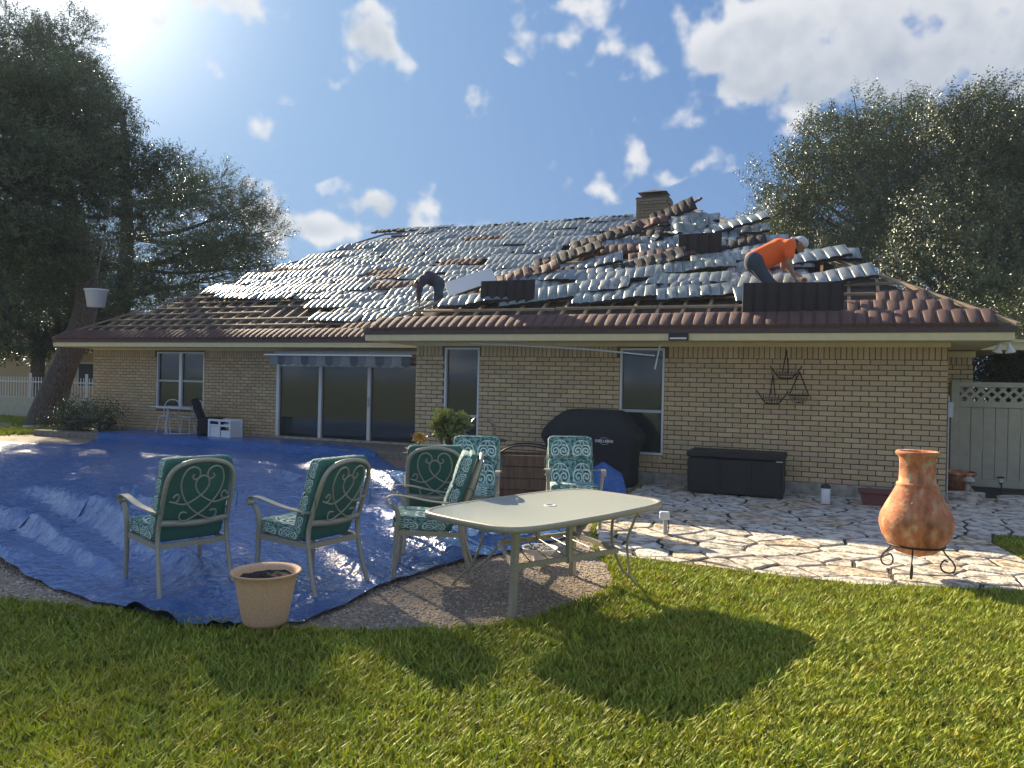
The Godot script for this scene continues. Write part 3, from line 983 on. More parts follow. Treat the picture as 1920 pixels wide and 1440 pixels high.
	var ch := obj("chimney", s, M.mortar, house)
	var nb := 0
	for cc in 13:
		for side in 2:
			var len_: float = 0.82 if side == 0 else 0.54
			var x := -len_ / 2 - (BLEN * 0.5 if (cc + side) % 2 else 0.0)
			while x < len_ / 2 - 0.02:
				var x0 := maxf(x, -len_ / 2); var x1 := minf(x + BLEN, len_ / 2)
				if x1 - x0 > 0.04:
					var one := ST()
					var grow: float = 0.0 if cc < 11 else 0.03
					var p: Vector3
					var sz: Vector3
					if side == 0:
						p = Vector3(-5.9 + (x0 + x1) / 2, 5.42 + (cc + 0.5) * COURSE, -7.5 + 0.255 + grow); sz = Vector3(x1 - x0 - 0.01, COURSE - 0.01, 0.05)
					else:
						p = Vector3(-5.9 + 0.395 + grow, 5.42 + (cc + 0.5) * COURSE, -7.5 + (x0 + x1) / 2); sz = Vector3(0.05, COURSE - 0.01, x1 - x0 - 0.01)
					cbox(one, p, sz, 0.004)
					obj("brick", one, M.chimney_brick, ch)
					nb += 1
				x += BLEN
	var cp := ST()
	cbox(cp, Vector3(-5.9, 6.45, -7.5), Vector3(0.86, 0.05, 0.58), 0.01)
	for q in [[-0.25, -0.15], [0.25, -0.15], [0.25, 0.15], [-0.25, 0.15]]: box(cp, Vector3(-5.9 + q[0], 6.53, -7.5 + q[1]), Vector3(0.03, 0.12, 0.03))
	box(cp, Vector3(-5.9, 6.53, -7.5), Vector3(0.44, 0.11, 0.24))
	var top := Vector3(-5.9, 6.72, -7.5)
	var r4 := [Vector3(-6.28, 6.60, -7.22), Vector3(-5.52, 6.60, -7.22), Vector3(-5.52, 6.60, -7.78), Vector3(-6.28, 6.60, -7.78)]
	for k in 4: tri(cp, r4[k], top, r4[(k + 1) % 4])
	quad(cp, r4[0], r4[1], r4[2], r4[3])
	obj("chimney_cap", cp, M.brown_trim, ch)

# ---------------------------------------------------------------- roof cover
# a place on a front slope: x along the eave, s metres up the slope from the eave at z0
func on_roof(x: float, s: float, z0: float, lift := 0.0) -> Transform3D:
	var b := Basis(Vector3.RIGHT, Vector3(0, cos(ALPHA), sin(ALPHA)), Vector3(0, -sin(ALPHA), cos(ALPHA)))
	return Transform3D(b, Vector3(x, EAVE + s * sin(ALPHA), z0 - s * cos(ALPHA)) + b.y * lift)

# pressed metal tile panel: n pillows along x, lower lip at z = 0
func panel_mesh(n: int, wide: float, deep: float, bend: float, seed_: int, warp := 0.0) -> ArrayMesh:
	var s := ST()
	var f := fbm(seed_, 1.6, 2)
	var pw := wide / n
	var prof := [[0.0, 0.0], [0.035, 0.55], [0.12, 0.82], [0.28, 0.97], [0.42, 1.0], [0.58, 0.96], [0.72, 0.80], [0.80, 0.52], [0.83, 0.0], [0.865, 0.0], [0.885, 0.45], [0.925, 0.45], [0.945, 0.0]]
	var xs := []
	for k in n:
		for q in prof: xs.append([-wide / 2 + (k + q[0]) * pw, q[1]])
	xs.append([wide / 2, 0.0])
	var rows := []
	var zs := [-deep, -deep * 0.8, -deep * 0.45, -deep * 0.12, 0.0]
	var amp := [0.004, 0.022, 0.033, 0.034, 0.020]
	for j in 5:
		var row := []
		for q in xs:
			var x: float = q[0]
			row.append(Vector3(x, q[1] * amp[j] + bend * x * x + warp * f.get_noise_2d(x, zs[j] * 2.0), zs[j] + 0.012 * (q[1] if j == 4 else 0.0)))
		rows.append(row)
	var lip := []
	for p in rows[4]: lip.append(p + Vector3(0, -0.05, 0.004))
	grid(s, rows)
	s.generate_normals(); s.index()
	var mesh := s.commit()
	s = ST()
	grid(s, [rows[4], lip])
	s.generate_normals(); s.index()
	return s.commit(mesh)

# a panel whose turned down lip keeps the dark coating
func place_panel(called: String, mesh: Mesh, m: Material, xf: Transform3D, parent: Node) -> MeshInstance3D:
	var o := MeshInstance3D.new()
	o.mesh = mesh
	o.set_surface_override_material(0, m)
	if mesh.get_surface_count() > 1: o.set_surface_override_material(1, M.brown_tile if m == M.brown_tile else M.dark_tile)
	o.transform = xf
	if parent == self:
		o.name = numbered(called); add_child(o)
	else:
		o.name = called; parent.add_child(o, true)
	return o

func build_roof_cover() -> void:
	# hip laths, rafters and battens where the cover is off
	var right_hip := [Vector3(0.70, EAVE - 0.02, 0.70), Vector3(-4.325, EAVE + 5.0 * SLOPE + 0.0, -4.325)]
	for h in [[right_hip[0], right_hip[1], 0.10, 0.05, M.wood], [Vector3(-9.35, EAVE - 0.02, 0.70), Vector3(-4.325, EAVE + 5.0 * SLOPE, -4.325), 0.05, 0.05, M.wood_grey], [Vector3(-20.9, EAVE, -1.9), Vector3(-14.54, EAVE + 6.34 * SLOPE, -8.26), 0.06, 0.05, M.wood_grey], [Vector3(-14.54, EAVE + 6.34 * SLOPE, -8.26), Vector3(-5.04, EAVE + 6.34 * SLOPE, -8.26), 0.08, 0.05, M.wood_grey]]:
		var s := ST()
		bar(s, h[0], h[1], h[2], h[3])
		obj("hip_lath", s, h[4], roof)
	for w in [[-9.33, 0.68, 0.68, 5.0], [-20.88, 1.3, -1.92, 6.34]]:   # wing, main slope
		var wing: bool = w[2] > 0
		var x: float = w[0] + 0.3
		while x < w[1] - 0.2:
			var run := minf(minf(x - w[0], w[1] - x), w[3])
			if not wing and x > -9.4: break
			if wing and x < -9.33 + 0.4:
				x += 0.406
				continue
			var smax := minf(run, 2.6 if not wing else 3.4) / cos(ALPHA)
			var s := ST()
			var t0 := on_roof(x, 0.02, w[2], -0.055); var t1 := on_roof(x, smax, w[2], -0.055)
			bar(s, t0.origin, t1.origin, 0.045, 0.05, t0.basis.y)
			obj("rafter", s, M.wood, roof)
			x += 0.406
		var sl := 0.36
		while sl < (3.3 if wing else 2.9):
			var run: float = sl * cos(ALPHA)
			var xa: float = w[0] + run + 0.03; var xb: float = w[1] - run - 0.03
			if not wing: xb = minf(xb, -9.33 + maxf(run - 2.6, 0.0) + 0.3)
			var cuts := [xa]
			while cuts[-1] < xb - 2.6: cuts.append(cuts[-1] + rng.randf_range(1.6, 3.2))
			cuts.append(xb)
			for k in cuts.size() - 1:
				if rng.randf() < 0.08: continue
				var s := ST()
				var a := on_roof(cuts[k] + 0.01, sl + rng.randf_range(-0.015, 0.015), w[2], -0.012); var b := on_roof(cuts[k + 1] - 0.01, sl + rng.randf_range(-0.015, 0.015), w[2], -0.012)
				bar(s, a.origin, b.origin, 0.045, 0.035, a.basis.y)
				obj("batten", s, M.wood_grey if (not wing or rng.randf() < 0.6) else M.wood, roof)
			sl += 0.368
	# panels
	var meshes := [panel_mesh(8, 1.40, 0.42, 0.0, 1), panel_mesh(8, 1.40, 0.42, -0.02, 2, 0.03), panel_mesh(8, 1.40, 0.42, 0.03, 3, 0.03), panel_mesh(7, 1.23, 0.42, 0.01, 4, 0.05)]
	var half := panel_mesh(4, 0.70, 0.42, 0.0, 5, 0.02)
	var row := 0
	var sl := 0.0
	while sl < 7.1:
		var run := (sl + 0.2) * cos(ALPHA)
		var xa := -20.88 + run + 0.05
		var xb := (-9.33 + maxf(run, 0.0)) if run < 5.0 else 1.3 - run
		var x := xa + (0.35 if row % 2 else 0.0) + rng.randf() * 0.2
		while x < xb - 0.3:
			var cx := x + 0.70
			var keep := true
			if sl < 2.05 and cx < -13.7: keep = false
			if sl < 0.72 and cx < -10.4: keep = false
			if sl < 1.2 and cx < -13.0: keep = false
			if sl < 2.6 and cx < -17.6: keep = false
			if absf(cx + 5.9) < 0.85 and absf(sl - 6.3) < 0.5: keep = false
			if keep and rng.randf() < 0.94:
				var brown := rng.randf() < 0.035
				var t := on_roof(cx, sl, -1.92, 0.03)
				t.basis = t.basis * Basis(Vector3.UP, rng.randfn(0.0, 0.035)) * Basis(Vector3.RIGHT, 0.085 + rng.randfn(0.0, 0.045)) * Basis(Vector3.BACK, rng.randfn(0.0, 0.026))
				t.origin += t.basis.y * rng.randf() * 0.035 + t.basis.z * rng.randfn(0.0, 0.035)
				place_panel("metal_tile_panel", meshes[rng.randi() % 4] if cx + 0.7 < xb + 0.3 else half, M.brown_tile if brown else M.panel[rng.randi() % 4], t, roof)
			x += 1.37 + rng.randfn(0.0, 0.04)
		sl += 0.366
		row += 1
	# ridge row standing a little proud, some pieces dark side out
	var rx := -14.4
	while rx < -5.6:
		var t := Transform3D(Basis(Vector3.RIGHT, rng.randf_range(-0.4, 0.5)) * Basis(Vector3.UP, rng.randfn(0.0, 0.06)), Vector3(rx, EAVE + 6.34 * SLOPE + rng.randf_range(0.02, 0.09), -8.2))
		place_panel("metal_tile_panel", meshes[rng.randi() % 4], M.dark_tile if rng.randf() < 0.6 else M.panel[0], t, roof)
		rx += rng.randf_range(1.0, 1.6)
	# wing
	sl = 0.92
	row = 0
	while sl < 5.5:
		var run := (sl + 0.2) * cos(ALPHA)
		var xa := -9.33 + run + 0.15
		var xb := 0.68 - run - (1.0 if sl < 2.4 else 0.35)
		var x := xa + rng.randf() * 0.5
		while x < xb - 0.5:
			var cx := x + 0.66
			if rng.randf() < 0.95:
				var t := on_roof(cx, sl, 0.68, 0.04)
				var near_left := clampf(1.0 - (cx - xa) / 1.8, 0.0, 1.0)
				var turn := rng.randfn(0.095, 0.08) + 0.10 * near_left
				t.basis = t.basis * Basis(Vector3.UP, turn) * Basis(Vector3.RIGHT, 0.09 + rng.randfn(0.0, 0.05)) * Basis(Vector3.BACK, rng.randfn(0.02, 0.045))
				t.origin += t.basis.y * rng.randf() * 0.06 + t.basis.z * rng.randfn(0.0, 0.06)
				var dark: bool = rng.randf() < 0.05 + 0.42 * near_left
				var m: Material = M.panel[rng.randi() % 4]
				if dark: m = M.brown_tile if rng.randf() < 0.55 else M.dark_tile
				place_panel("metal_tile_panel", meshes[rng.randi() % 4], m, t, roof)
			x += 1.30 + rng.randfn(0.0, 0.08)
		sl += 0.372
		row += 1
	# brown tiles still fixed along the eaves
	for r in [[0.0, -9.2, 0.6, 0.68], [0.366, -2.05, 0.28, 0.68], [0.70, -0.95, 0.0, 0.68], [0.0, -20.8, -9.4, -1.92], [0.366, -11.9, -9.5, -1.92]]:
		var x: float = r[1]
		while x < r[2] - 0.3:
			var t := on_roof(x + 0.70, r[0] - 0.03, r[3], 0.012)
			t.basis = t.basis * Basis(Vector3.RIGHT, 0.05 + rng.randfn(0.0, 0.006)) * Basis(Vector3.UP, rng.randfn(0.0, 0.006))
			var fits: bool = x + 1.40 < r[2]
			if not fits: t.origin.x -= 0.35
			place_panel("brown_tile_panel", meshes[0] if fits else half, M.brown_tile, t, roof)
			x += 1.38 if fits else 0.69
	# loose sheets lying about: each a thing of its own
	var loose := [
		["grey_roof_sheet", "flat blue grey metal sheet propped on the roof beside the dark clad worker", [888, 548], 0.10, Vector3(0.12, 0.55, 0.10), null, M.steel],
		["dark_tile_panel", "black tile panel standing on edge above the eave below the propped grey sheet", [950, 571], 0.02, Vector3(0.95, 0.0, 0.0), panel_mesh(6, 1.05, 0.42, 0.0, 31), M.dark_tile],
		["dark_tile_panel", "short dark tile panel standing upright among grey panels on the upper wing slope", [1312, 482], 0.05, Vector3(0.95, 0.03, 0.0), panel_mesh(4, 0.78, 0.40, 0.0, 32), M.dark_tile],
		["bent_roof_panel", "buckled pale panel draped over the wing's peak", [1270, 452], 0.16, Vector3(-0.05, 0.45, 0.22), panel_mesh(6, 1.25, 0.62, -0.22, 8, 0.20), M.panel[3]],
		["bent_roof_panel", "smooth blue grey sheet folded over beside the buckled pale panel", [1305, 440], 0.14, Vector3(0.1, 0.15, -0.18), panel_mesh(5, 0.95, 0.7, -0.35, 18, 0.10), M.panel[2]],
		["bent_roof_panel", "brown panel curling up into the sky at the wing's peak", [1262, 415], 0.16, Vector3(-0.30, 0.22, 0.30), panel_mesh(3, 1.35, 0.34, 0.16, 9, 0.03), M.brown_tile],
		["bent_roof_panel", "dark panel tilted point up between the chimney and the wing's peak", [1266, 421], 0.18, Vector3(0.25, 0.35, 0.28), panel_mesh(6, 0.95, 0.42, 0.02, 19, 0.03), M.dark_tile],
		["bent_roof_panel", "crumpled reddish brown panel just below the chimney", [1200, 440], 0.12, Vector3(0.05, 0.3, 0.12), panel_mesh(7, 1.2, 0.45, 0.08, 20, 0.10), M.brown_tile],
		["bent_roof_panel", "long grey panel sticking out past the right hip near the peak", [1365, 448], 0.20, Vector3(-0.02, 0.32, 0.12), panel_mesh(9, 1.6, 0.45, 0.02, 11, 0.02), M.panel[0]],
		["bent_roof_panel", "dark panel lying under the long grey panel by the right hip", [1385, 472], 0.08, Vector3(0.12, 0.15, 0.05), panel_mesh(6, 1.0, 0.42, 0.02, 22, 0.04), M.dark_tile],
		["bent_roof_panel", "grey panel sticking out past the right hip behind the orange shirted worker", [1520, 505], 0.14, Vector3(-0.02, 0.22, 0.06), panel_mesh(7, 1.3, 0.5, 0.02, 12, 0.02), M.panel[2]],
		["bent_roof_panel", "brown panel turned over along the wing's left hip, lower one", [985, 530], 0.10, Vector3(0.05, 0.42, 0.08), panel_mesh(8, 1.4, 0.42, 0.06, 13, 0.05), M.brown_tile],
		["bent_roof_panel", "dark brown panel tilted up on the wing's left hip, middle one", [1070, 497], 0.12, Vector3(0.10, 0.40, 0.14), panel_mesh(8, 1.4, 0.42, 0.05, 14, 0.05), M.dark_tile],
		["bent_roof_panel", "dark brown panel tilted up on the wing's left hip, upper one", [1140, 462], 0.12, Vector3(0.08, 0.38, 0.12), panel_mesh(8, 1.4, 0.42, 0.05, 16, 0.05), M.dark_tile],
		["bent_roof_panel", "long panel flipped dark side up across the middle of the wing slope", [1215, 512], 0.10, Vector3(0.10, 0.36, 0.10), panel_mesh(8, 1.5, 0.42, 0.03, 15, 0.03), M.dark_tile]]
	for l in loose:
		var mesh: Mesh = l[5]
		if mesh == null:
			var s := ST()
			cbox(s, Vector3(0, 0, -0.25), Vector3(0.95, 0.008, 0.60), 0.002)
			s.generate_normals(); s.index()
			mesh = s.commit()
		# where the line of sight meets the wing's front slope
		var d := view_dir(l[2][0], l[2][1])
		var k := (EAVE + SLOPE * (0.68 - CAM.z) - CAM.y) / (d.y + SLOPE * d.z)
		var hit := CAM + d * k
		var up := on_roof(0, 0, 0.68)
		var o := place_panel(l[0], mesh, l[6], Transform3D(up.basis * Basis.from_euler(l[4]), hit + up.basis.y * l[3]), self)
		tag(o, l[1], "roof panel")

# ---------------------------------------------------------------- trees
# a twig with small pointed leaves, grown along +y
func sprig_mesh(n: int, leaf: float, length: float, seed_: int, wide := 0.45) -> ArrayMesh:
	var r := RandomNumberGenerator.new(); r.seed = seed_
	var s := ST()
	for k in n:
		var t := (k + 0.5) / n
		var base := Vector3(r.randfn(0, 0.035), t * length, r.randfn(0, 0.035)) + Vector3(sin(t * 3.0) * 0.04, 0, cos(t * 2.0) * 0.03)
		var a := k * 2.4 + r.randf()
		var d := Vector3(cos(a), r.randf_range(-0.25, 0.8), sin(a)).normalized()
		var side := d.cross(Vector3(r.randfn(0, 0.6), 1, r.randfn(0, 0.6))).normalized()
		var up := side.cross(d)
		var l := leaf * r.randf_range(0.7, 1.2)
		var w := l * wide * 0.5
		s.set_color(Color.WHITE * r.randf_range(0.75, 1.2))
		var m := base + d * l * 0.5 + up * l * 0.06
		var tip := base + d * l - up * l * 0.08
		quad(s, base, m + side * w, tip, m - side * w)
	s.generate_normals(); s.index()
	return s.commit()

# clumps: [centre, radius] ; leaves spread through the outer part of each clump
func grow_tree(called: String, label: String, base: Vector3, trunk: Array, radii: Array, clumps: Array, per: float, leaf_mat: Material, seed_: int, leaf := 0.085, group := "") -> Node3D:
	var r := RandomNumberGenerator.new(); r.seed = seed_
	var t := thing(called, label, "tree", base, 0.0, group)
	var s := ST()
	tube(s, smooth_path(trunk, 4), smooth_radii(radii, 4), 10)
	# limbs to the clumps
	var tops: Array = smooth_path(trunk, 4)
	for c in clumps:
		var cc: Vector3 = c[0]
		var best := 0; var bd := 1e9
		for i in range(tops.size() / 3, tops.size()):
			var q: Vector3 = tops[i]
			var dd := q.distance_to(cc) + maxf(0.0, q.y - cc.y) * 2.0
			if dd < bd:
				bd = dd; best = i
		var a: Vector3 = tops[best]
		var mid := a.lerp(cc, 0.5) + Vector3(r.randfn(0, 0.25), -0.15 * a.distance_to(cc) * 0.4, r.randfn(0, 0.25))
		var rr := clampf(c[1] * 0.055, 0.035, 0.14)
		tube(s, smooth_path([a, mid, cc, cc + (cc - mid) * 0.4], 3), smooth_radii([rr * 1.5, rr, rr * 0.55, 0.012], 3), 6)
		for k in 5:
			var e: Vector3 = cc + Vector3(r.randfn(0, 1), r.randfn(0.3, 0.8), r.randfn(0, 1)).normalized() * c[1] * r.randf_range(0.6, 1.0)
			tube(s, [mid.lerp(cc, r.randf_range(0.4, 1.0)), cc.lerp(e, 0.5) + Vector3(0, -0.1, 0), e], [rr * 0.45, rr * 0.25, 0.008], 5, false)
	obj("trunk", s, M.bark, t)
	var meshes := [sprig_mesh(15, leaf, 0.42, seed_ + 1), sprig_mesh(18, leaf * 0.9, 0.5, seed_ + 2)]
	for mi in 2:
		var xs := []; var cs := []
		for c in clumps:
			var n := int(per * c[1] * c[1] / 2.0)
			var subs := []
			for k in int(7 + c[1] * 5): subs.append(c[0] + Vector3(r.randfn(0, 1), r.randfn(0, 0.8), r.randfn(0, 1)).normalized() * c[1] * r.randf_range(0.35, 0.95))
			for k in n:
				var sc: Vector3 = subs[r.randi() % subs.size()]
				var d := Vector3(r.randfn(0, 1), r.randfn(0, 1), r.randfn(0, 1)).normalized()
				var q: Vector3 = sc + d * c[1] * 0.36 * pow(r.randf(), 0.5) * Vector3(1, 0.75, 1)
				var out: Vector3 = ((q - c[0]).normalized() + d * 0.7 + Vector3(0, 0.25, 0)).normalized()
				var bx := out.cross(Vector3(r.randfn(0, 1), r.randfn(0, 1), r.randfn(0, 1))).normalized()
				xs.append(Transform3D(Basis(bx, out, bx.cross(out)).scaled(Vector3.ONE * r.randf_range(0.75, 1.25)), q))
				cs.append(Color.WHITE * r.randf_range(0.7, 1.25) * (C(1.15, 1.0, 0.8) if r.randf() < 0.15 else C(1, 1, 1)))
		var o := multi("crown", meshes[mi], leaf_mat, xs, cs, t)
		o.set_meta("kind", "stuff")
	return t

func smooth_radii(p: Array, sub: int) -> Array:
	var out := []
	for i in p.size() - 1:
		for k in sub: out.append(lerpf(p[i], p[i + 1], k / float(sub)))
	out.append(p[-1])
	return out

# clumps given as [x, y in the photograph, distance, radius], turned into places about a base
func seen(list: Array, base: Vector3) -> Array:
	var out := []
	for c in list: out.append([at_depth(c[0], c[1], c[2]) - base, c[3]])
	return out

func build_trees() -> void:
	var b := Vector3(-22.9, 0, -3.1)
	var clumps := seen([[50, 165, 22, 1.3], [-20, 175, 21.5, 1.4], [125, 165, 22, 1.15], [-90, 200, 22, 1.6], [-60, 320, 22, 1.8], [165, 265, 23, 1.1], [90, 290, 21, 1.4], [20, 350, 20, 1.5], [130, 370, 22, 1.3], [50, 450, 21, 1.4], [-60, 450, 21, 1.7], [90, 530, 23, 1.2], [-140, 300, 20, 1.8], [300, 315, 24.5, 0.9], [245, 320, 24, 1.0], [215, 235, 24, 0.8], [190, 310, 23.5, 1.1], [230, 400, 24.5, 1.1]], b)
	grow_tree("oak_tree", "big broad oak with a thick leaning trunk beyond the tarp", b, [Vector3(0, -0.1, 0), Vector3(0.5, 1.5, -0.2), Vector3(1.1, 3.4, -0.5), Vector3(1.0, 5.2, -0.5), Vector3(0.3, 7.5, -0.2), Vector3(-0.8, 10.0, 0.3)], [0.50, 0.36, 0.31, 0.26, 0.19, 0.08], clumps, 400.0, M.leaf[0], 100)
	b = Vector3(-30.5, 0, -12.0)
	clumps = seen([[345, 365, 33, 1.3], [280, 400, 33, 1.7], [400, 355, 34, 1.2], [440, 395, 33, 1.5], [475, 440, 33, 1.4], [420, 460, 33, 1.6], [350, 470, 33, 1.7], [465, 500, 33, 1.2], [400, 520, 33, 1.5], [310, 540, 33, 1.7], [240, 560, 33, 1.6], [130, 460, 34, 2.2], [200, 500, 34, 1.9], [110, 560, 34, 2.0], [120, 85, 37, 1.8], [40, 70, 37, 2.0], [160, 150, 37, 1.6], [60, 130, 38, 2.0], [-40, 110, 37, 2.2], [100, 230, 38, 2.2], [190, 195, 37, 0.9], [20, 230, 38, 2.2]], b)
	grow_tree("oak_tree", "oak rising behind the left end of the house roof", b, [Vector3(0, -0.1, 0), Vector3(0.2, 3.0, 0), Vector3(0.6, 7.5, 0), Vector3(0.2, 13.0, 0)], [0.5, 0.4, 0.28, 0.1], clumps, 300.0, M.leaf[1], 200)
	b = Vector3(-0.9, 0, -11.9)
	b = Vector3(1.2, 0, -17.0)
	clumps = seen([[1490, 330, 25, 1.2], [1540, 270, 25, 1.2], [1590, 340, 24, 1.4], [1480, 400, 25, 1.2], [1560, 420, 24, 1.5], [1640, 270, 25, 1.4], [1690, 230, 26, 1.3], [1660, 360, 24, 1.6], [1470, 460, 26, 1.0], [1620, 470, 23.5, 1.5], [1720, 330, 25, 1.5], [1540, 500, 25, 1.2], [1610, 235, 25, 0.9], [1700, 460, 23, 1.5]], b)
	grow_tree("live_oak_tree", "live oak with open outer twigs rising over the wing's right hip", b, [Vector3(0, -0.1, 0), Vector3(-0.3, 1.8, 0), Vector3(-0.2, 4.0, 0.2), Vector3(-0.5, 6.5, 0)], [0.38, 0.30, 0.24, 0.1], clumps, 330.0, M.leaf[1], 300)
	b = Vector3(3.2, 0, -13.5)
	clumps = seen([[1800, 270, 22, 1.4], [1860, 250, 22, 1.4], [1920, 290, 21, 1.6], [1980, 330, 21, 1.8], [1770, 360, 22, 1.5], [1850, 360, 21, 1.6], [1930, 410, 20, 1.6], [1800, 460, 20, 1.5], [1880, 480, 20, 1.6], [1730, 520, 20, 1.3], [1820, 550, 19, 1.3], [1900, 580, 19, 1.4], [1980, 500, 20, 1.7], [1780, 240, 22.5, 0.8], [1840, 215, 23, 0.7], [1900, 230, 22, 0.8], [2050, 400, 20, 1.8]], b)
	grow_tree("live_oak_tree", "dense dark live oak standing behind the cream lattice fence", b, [Vector3(0, -0.1, 0), Vector3(-0.2, 1.8, 0.2), Vector3(0.1, 4.2, 0.2), Vector3(0.3, 7.0, 0)], [0.42, 0.34, 0.26, 0.1], clumps, 360.0, M.leaf[0], 400)
	b = Vector3(3.0, 0, -5.5)
	clumps = seen([[1850, 640, 15, 0.7], [1900, 680, 15, 0.9], [1960, 640, 15, 1.0], [1860, 720, 15.5, 0.8], [1930, 740, 15, 0.9]], b)
	grow_tree("evergreen_shrub", "dark shrub showing through the lattice beyond the fence", b, [Vector3(0, -0.05, 0), Vector3(0, 0.8, 0), Vector3(0.1, 1.5, 0)], [0.08, 0.06, 0.03], clumps, 500.0, M.leaf[0], 450, 0.07)
	b = Vector3(-5.5, 0, -24.0)
	clumps = seen([[1445, 440, 34, 1.1], [1420, 425, 34, 0.9], [1400, 440, 35, 0.9], [1345, 450, 35, 0.8], [1370, 445, 35, 0.8], [1465, 420, 34, 0.9]], b)
	grow_tree("young_tree", "pale yellow green tree top peeping over the roof behind the worker", b, [Vector3(0, -0.1, 0), Vector3(0, 3, 0), Vector3(0.2, 6.0, 0)], [0.2, 0.15, 0.07], clumps, 320.0, M.leaf[2], 500)
	# bare twig tips standing over the roof line
	b = Vector3(-33.0, 0, -10.3)
	clumps = seen([[60, 560, 33, 2.0], [0, 600, 32, 2.0], [130, 600, 34, 1.8], [190, 590, 34, 1.6], [-60, 560, 32, 2.2], [90, 500, 34, 2.2]], b)
	grow_tree("background_tree", "shadowed tree far behind the leaning trunk", b, [Vector3(0, -0.1, 0), Vector3(0, 2.5, 0), Vector3(0.3, 5.0, 0)], [0.3, 0.25, 0.15], clumps, 300.0, M.leaf[0], 550, 0.12)
	# low shrubs before the far wall
	for q in [[-19.6, -1.55, 0.36, "low dark shrub at the left end of the brick wall"], [-18.7, -1.6, 0.34, "low dark shrub between the wall end and the white wire table"]]:
		var bb := Vector3(q[0], 0.1, q[1])
		grow_tree("low_shrub", q[3], bb, [Vector3(0, -0.12, 0), Vector3(0, 0.2, 0), Vector3(0, 0.35, 0)], [0.04, 0.03, 0.02], [[Vector3(-0.2, 0.3, 0), q[2]], [Vector3(0.25, 0.28, 0.1), q[2]]], 700.0, M.leaf[0], 600 + int(q[0] * 10), 0.06)

func build_fences() -> void:
	# cream vinyl fence with lattice top on the right
	var f := thing("vinyl_fence", "cream vinyl privacy fence with a lattice top beside the house corner", "fence", Vector3(0.31, 0, -2.12))
	var z := -0.02
	for p in [0.06, 2.35]:
		var s := ST()
		cbox(s, Vector3(p, 0.9, z), Vector3(0.12, 1.8, 0.12), 0.008)
		obj("post", s, M.vinyl, f)
	for sec in [[0.12, 2.29], [2.41, 4.4]]:
		for r in [[1.735, 0.085], [1.41, 0.10], [0.12, 0.12]]:
			var s := ST()
			cbox(s, Vector3((sec[0] + sec[1]) / 2, r[0], z), Vector3(sec[1] - sec[0], r[1], 0.06), 0.006)
			obj("rail", s, M.vinyl, f)
		var x: float = sec[0]
		while x < sec[1] - 0.02:
			var w := minf(0.175, sec[1] - x)
			var s := ST()
			cbox(s, Vector3(x + w / 2, 0.77, z), Vector3(w - 0.006, 1.18, 0.03), 0.006)
			obj("board", s, M.vinyl, f)
			x += 0.175
		for dirn in [-1, 1]:
			x = sec[0] - 0.19
			while x < sec[1]:
				var a := Vector2(x, 1.46); var b := Vector2(x + 0.2325, 1.6925)
				if dirn < 0:
					a = Vector2(x + 0.2325, 1.46); b = Vector2(x, 1.6925)
				# keep within the opening
				var pa := a; var pb := b
				var lo: float = sec[0]; var hi: float = sec[1]
				var ok := true
				for side in [[lo, 1], [hi, -1]]:
					var da: float = (pa.x - side[0]) * side[1]; var db: float = (pb.x - side[0]) * side[1]
					if da < 0 and db < 0: ok = false
					elif da < 0: pa = pa.lerp(pb, -da / (db - da))
					elif db < 0: pb = pb.lerp(pa, -db / (da - db))
				if ok and pa.distance_to(pb) > 0.02:
					var s := ST()
					bar(s, Vector3(pa.x, pa.y, z + dirn * 0.006), Vector3(pb.x, pb.y, z + dirn * 0.006), 0.008, 0.044, Vector3(0.7, -0.7 * dirn, 0))
					obj("lattice_strip", s, M.vinyl, f)
				x += 0.155
	# pale metal picket fence on the left
	var g := thing("picket_fence", "pale grey metal picket fence behind the leaning trunk", "fence", Vector3(-20.6, 0, -7.2), deg_to_rad(8.0))
	for r in [1.25, 0.35]:
		var s := ST()
		cbox(s, Vector3(-7.0, r, 0), Vector3(14.0, 0.045, 0.04), 0.004)
		obj("rail", s, M.white_frame, g)
	var x := 0.0
	while x > -14.0:
		var s := ST()
		var post: bool = absf(fmod(-x, 2.4)) < 0.08
		if post: cbox(s, Vector3(x, 0.78, 0), Vector3(0.07, 1.56, 0.07), 0.006)
		else:
			cbox(s, Vector3(x, 0.74, 0), Vector3(0.025, 1.36, 0.02), 0.003)
		obj("post" if post else "picket", s, M.white_frame, g)
		x -= 0.12
	var low := ST()
	cbox(low, Vector3(0, 0.36, 0), Vector3(14.5, 0.72, 0.2), 0.02)
	var w := obj("garden_wall", low, M.vinyl)
	w.position = Vector3(-27.9, 0, -6.0)
	tag(w, "low pale rendered wall before the picket fence", "wall")

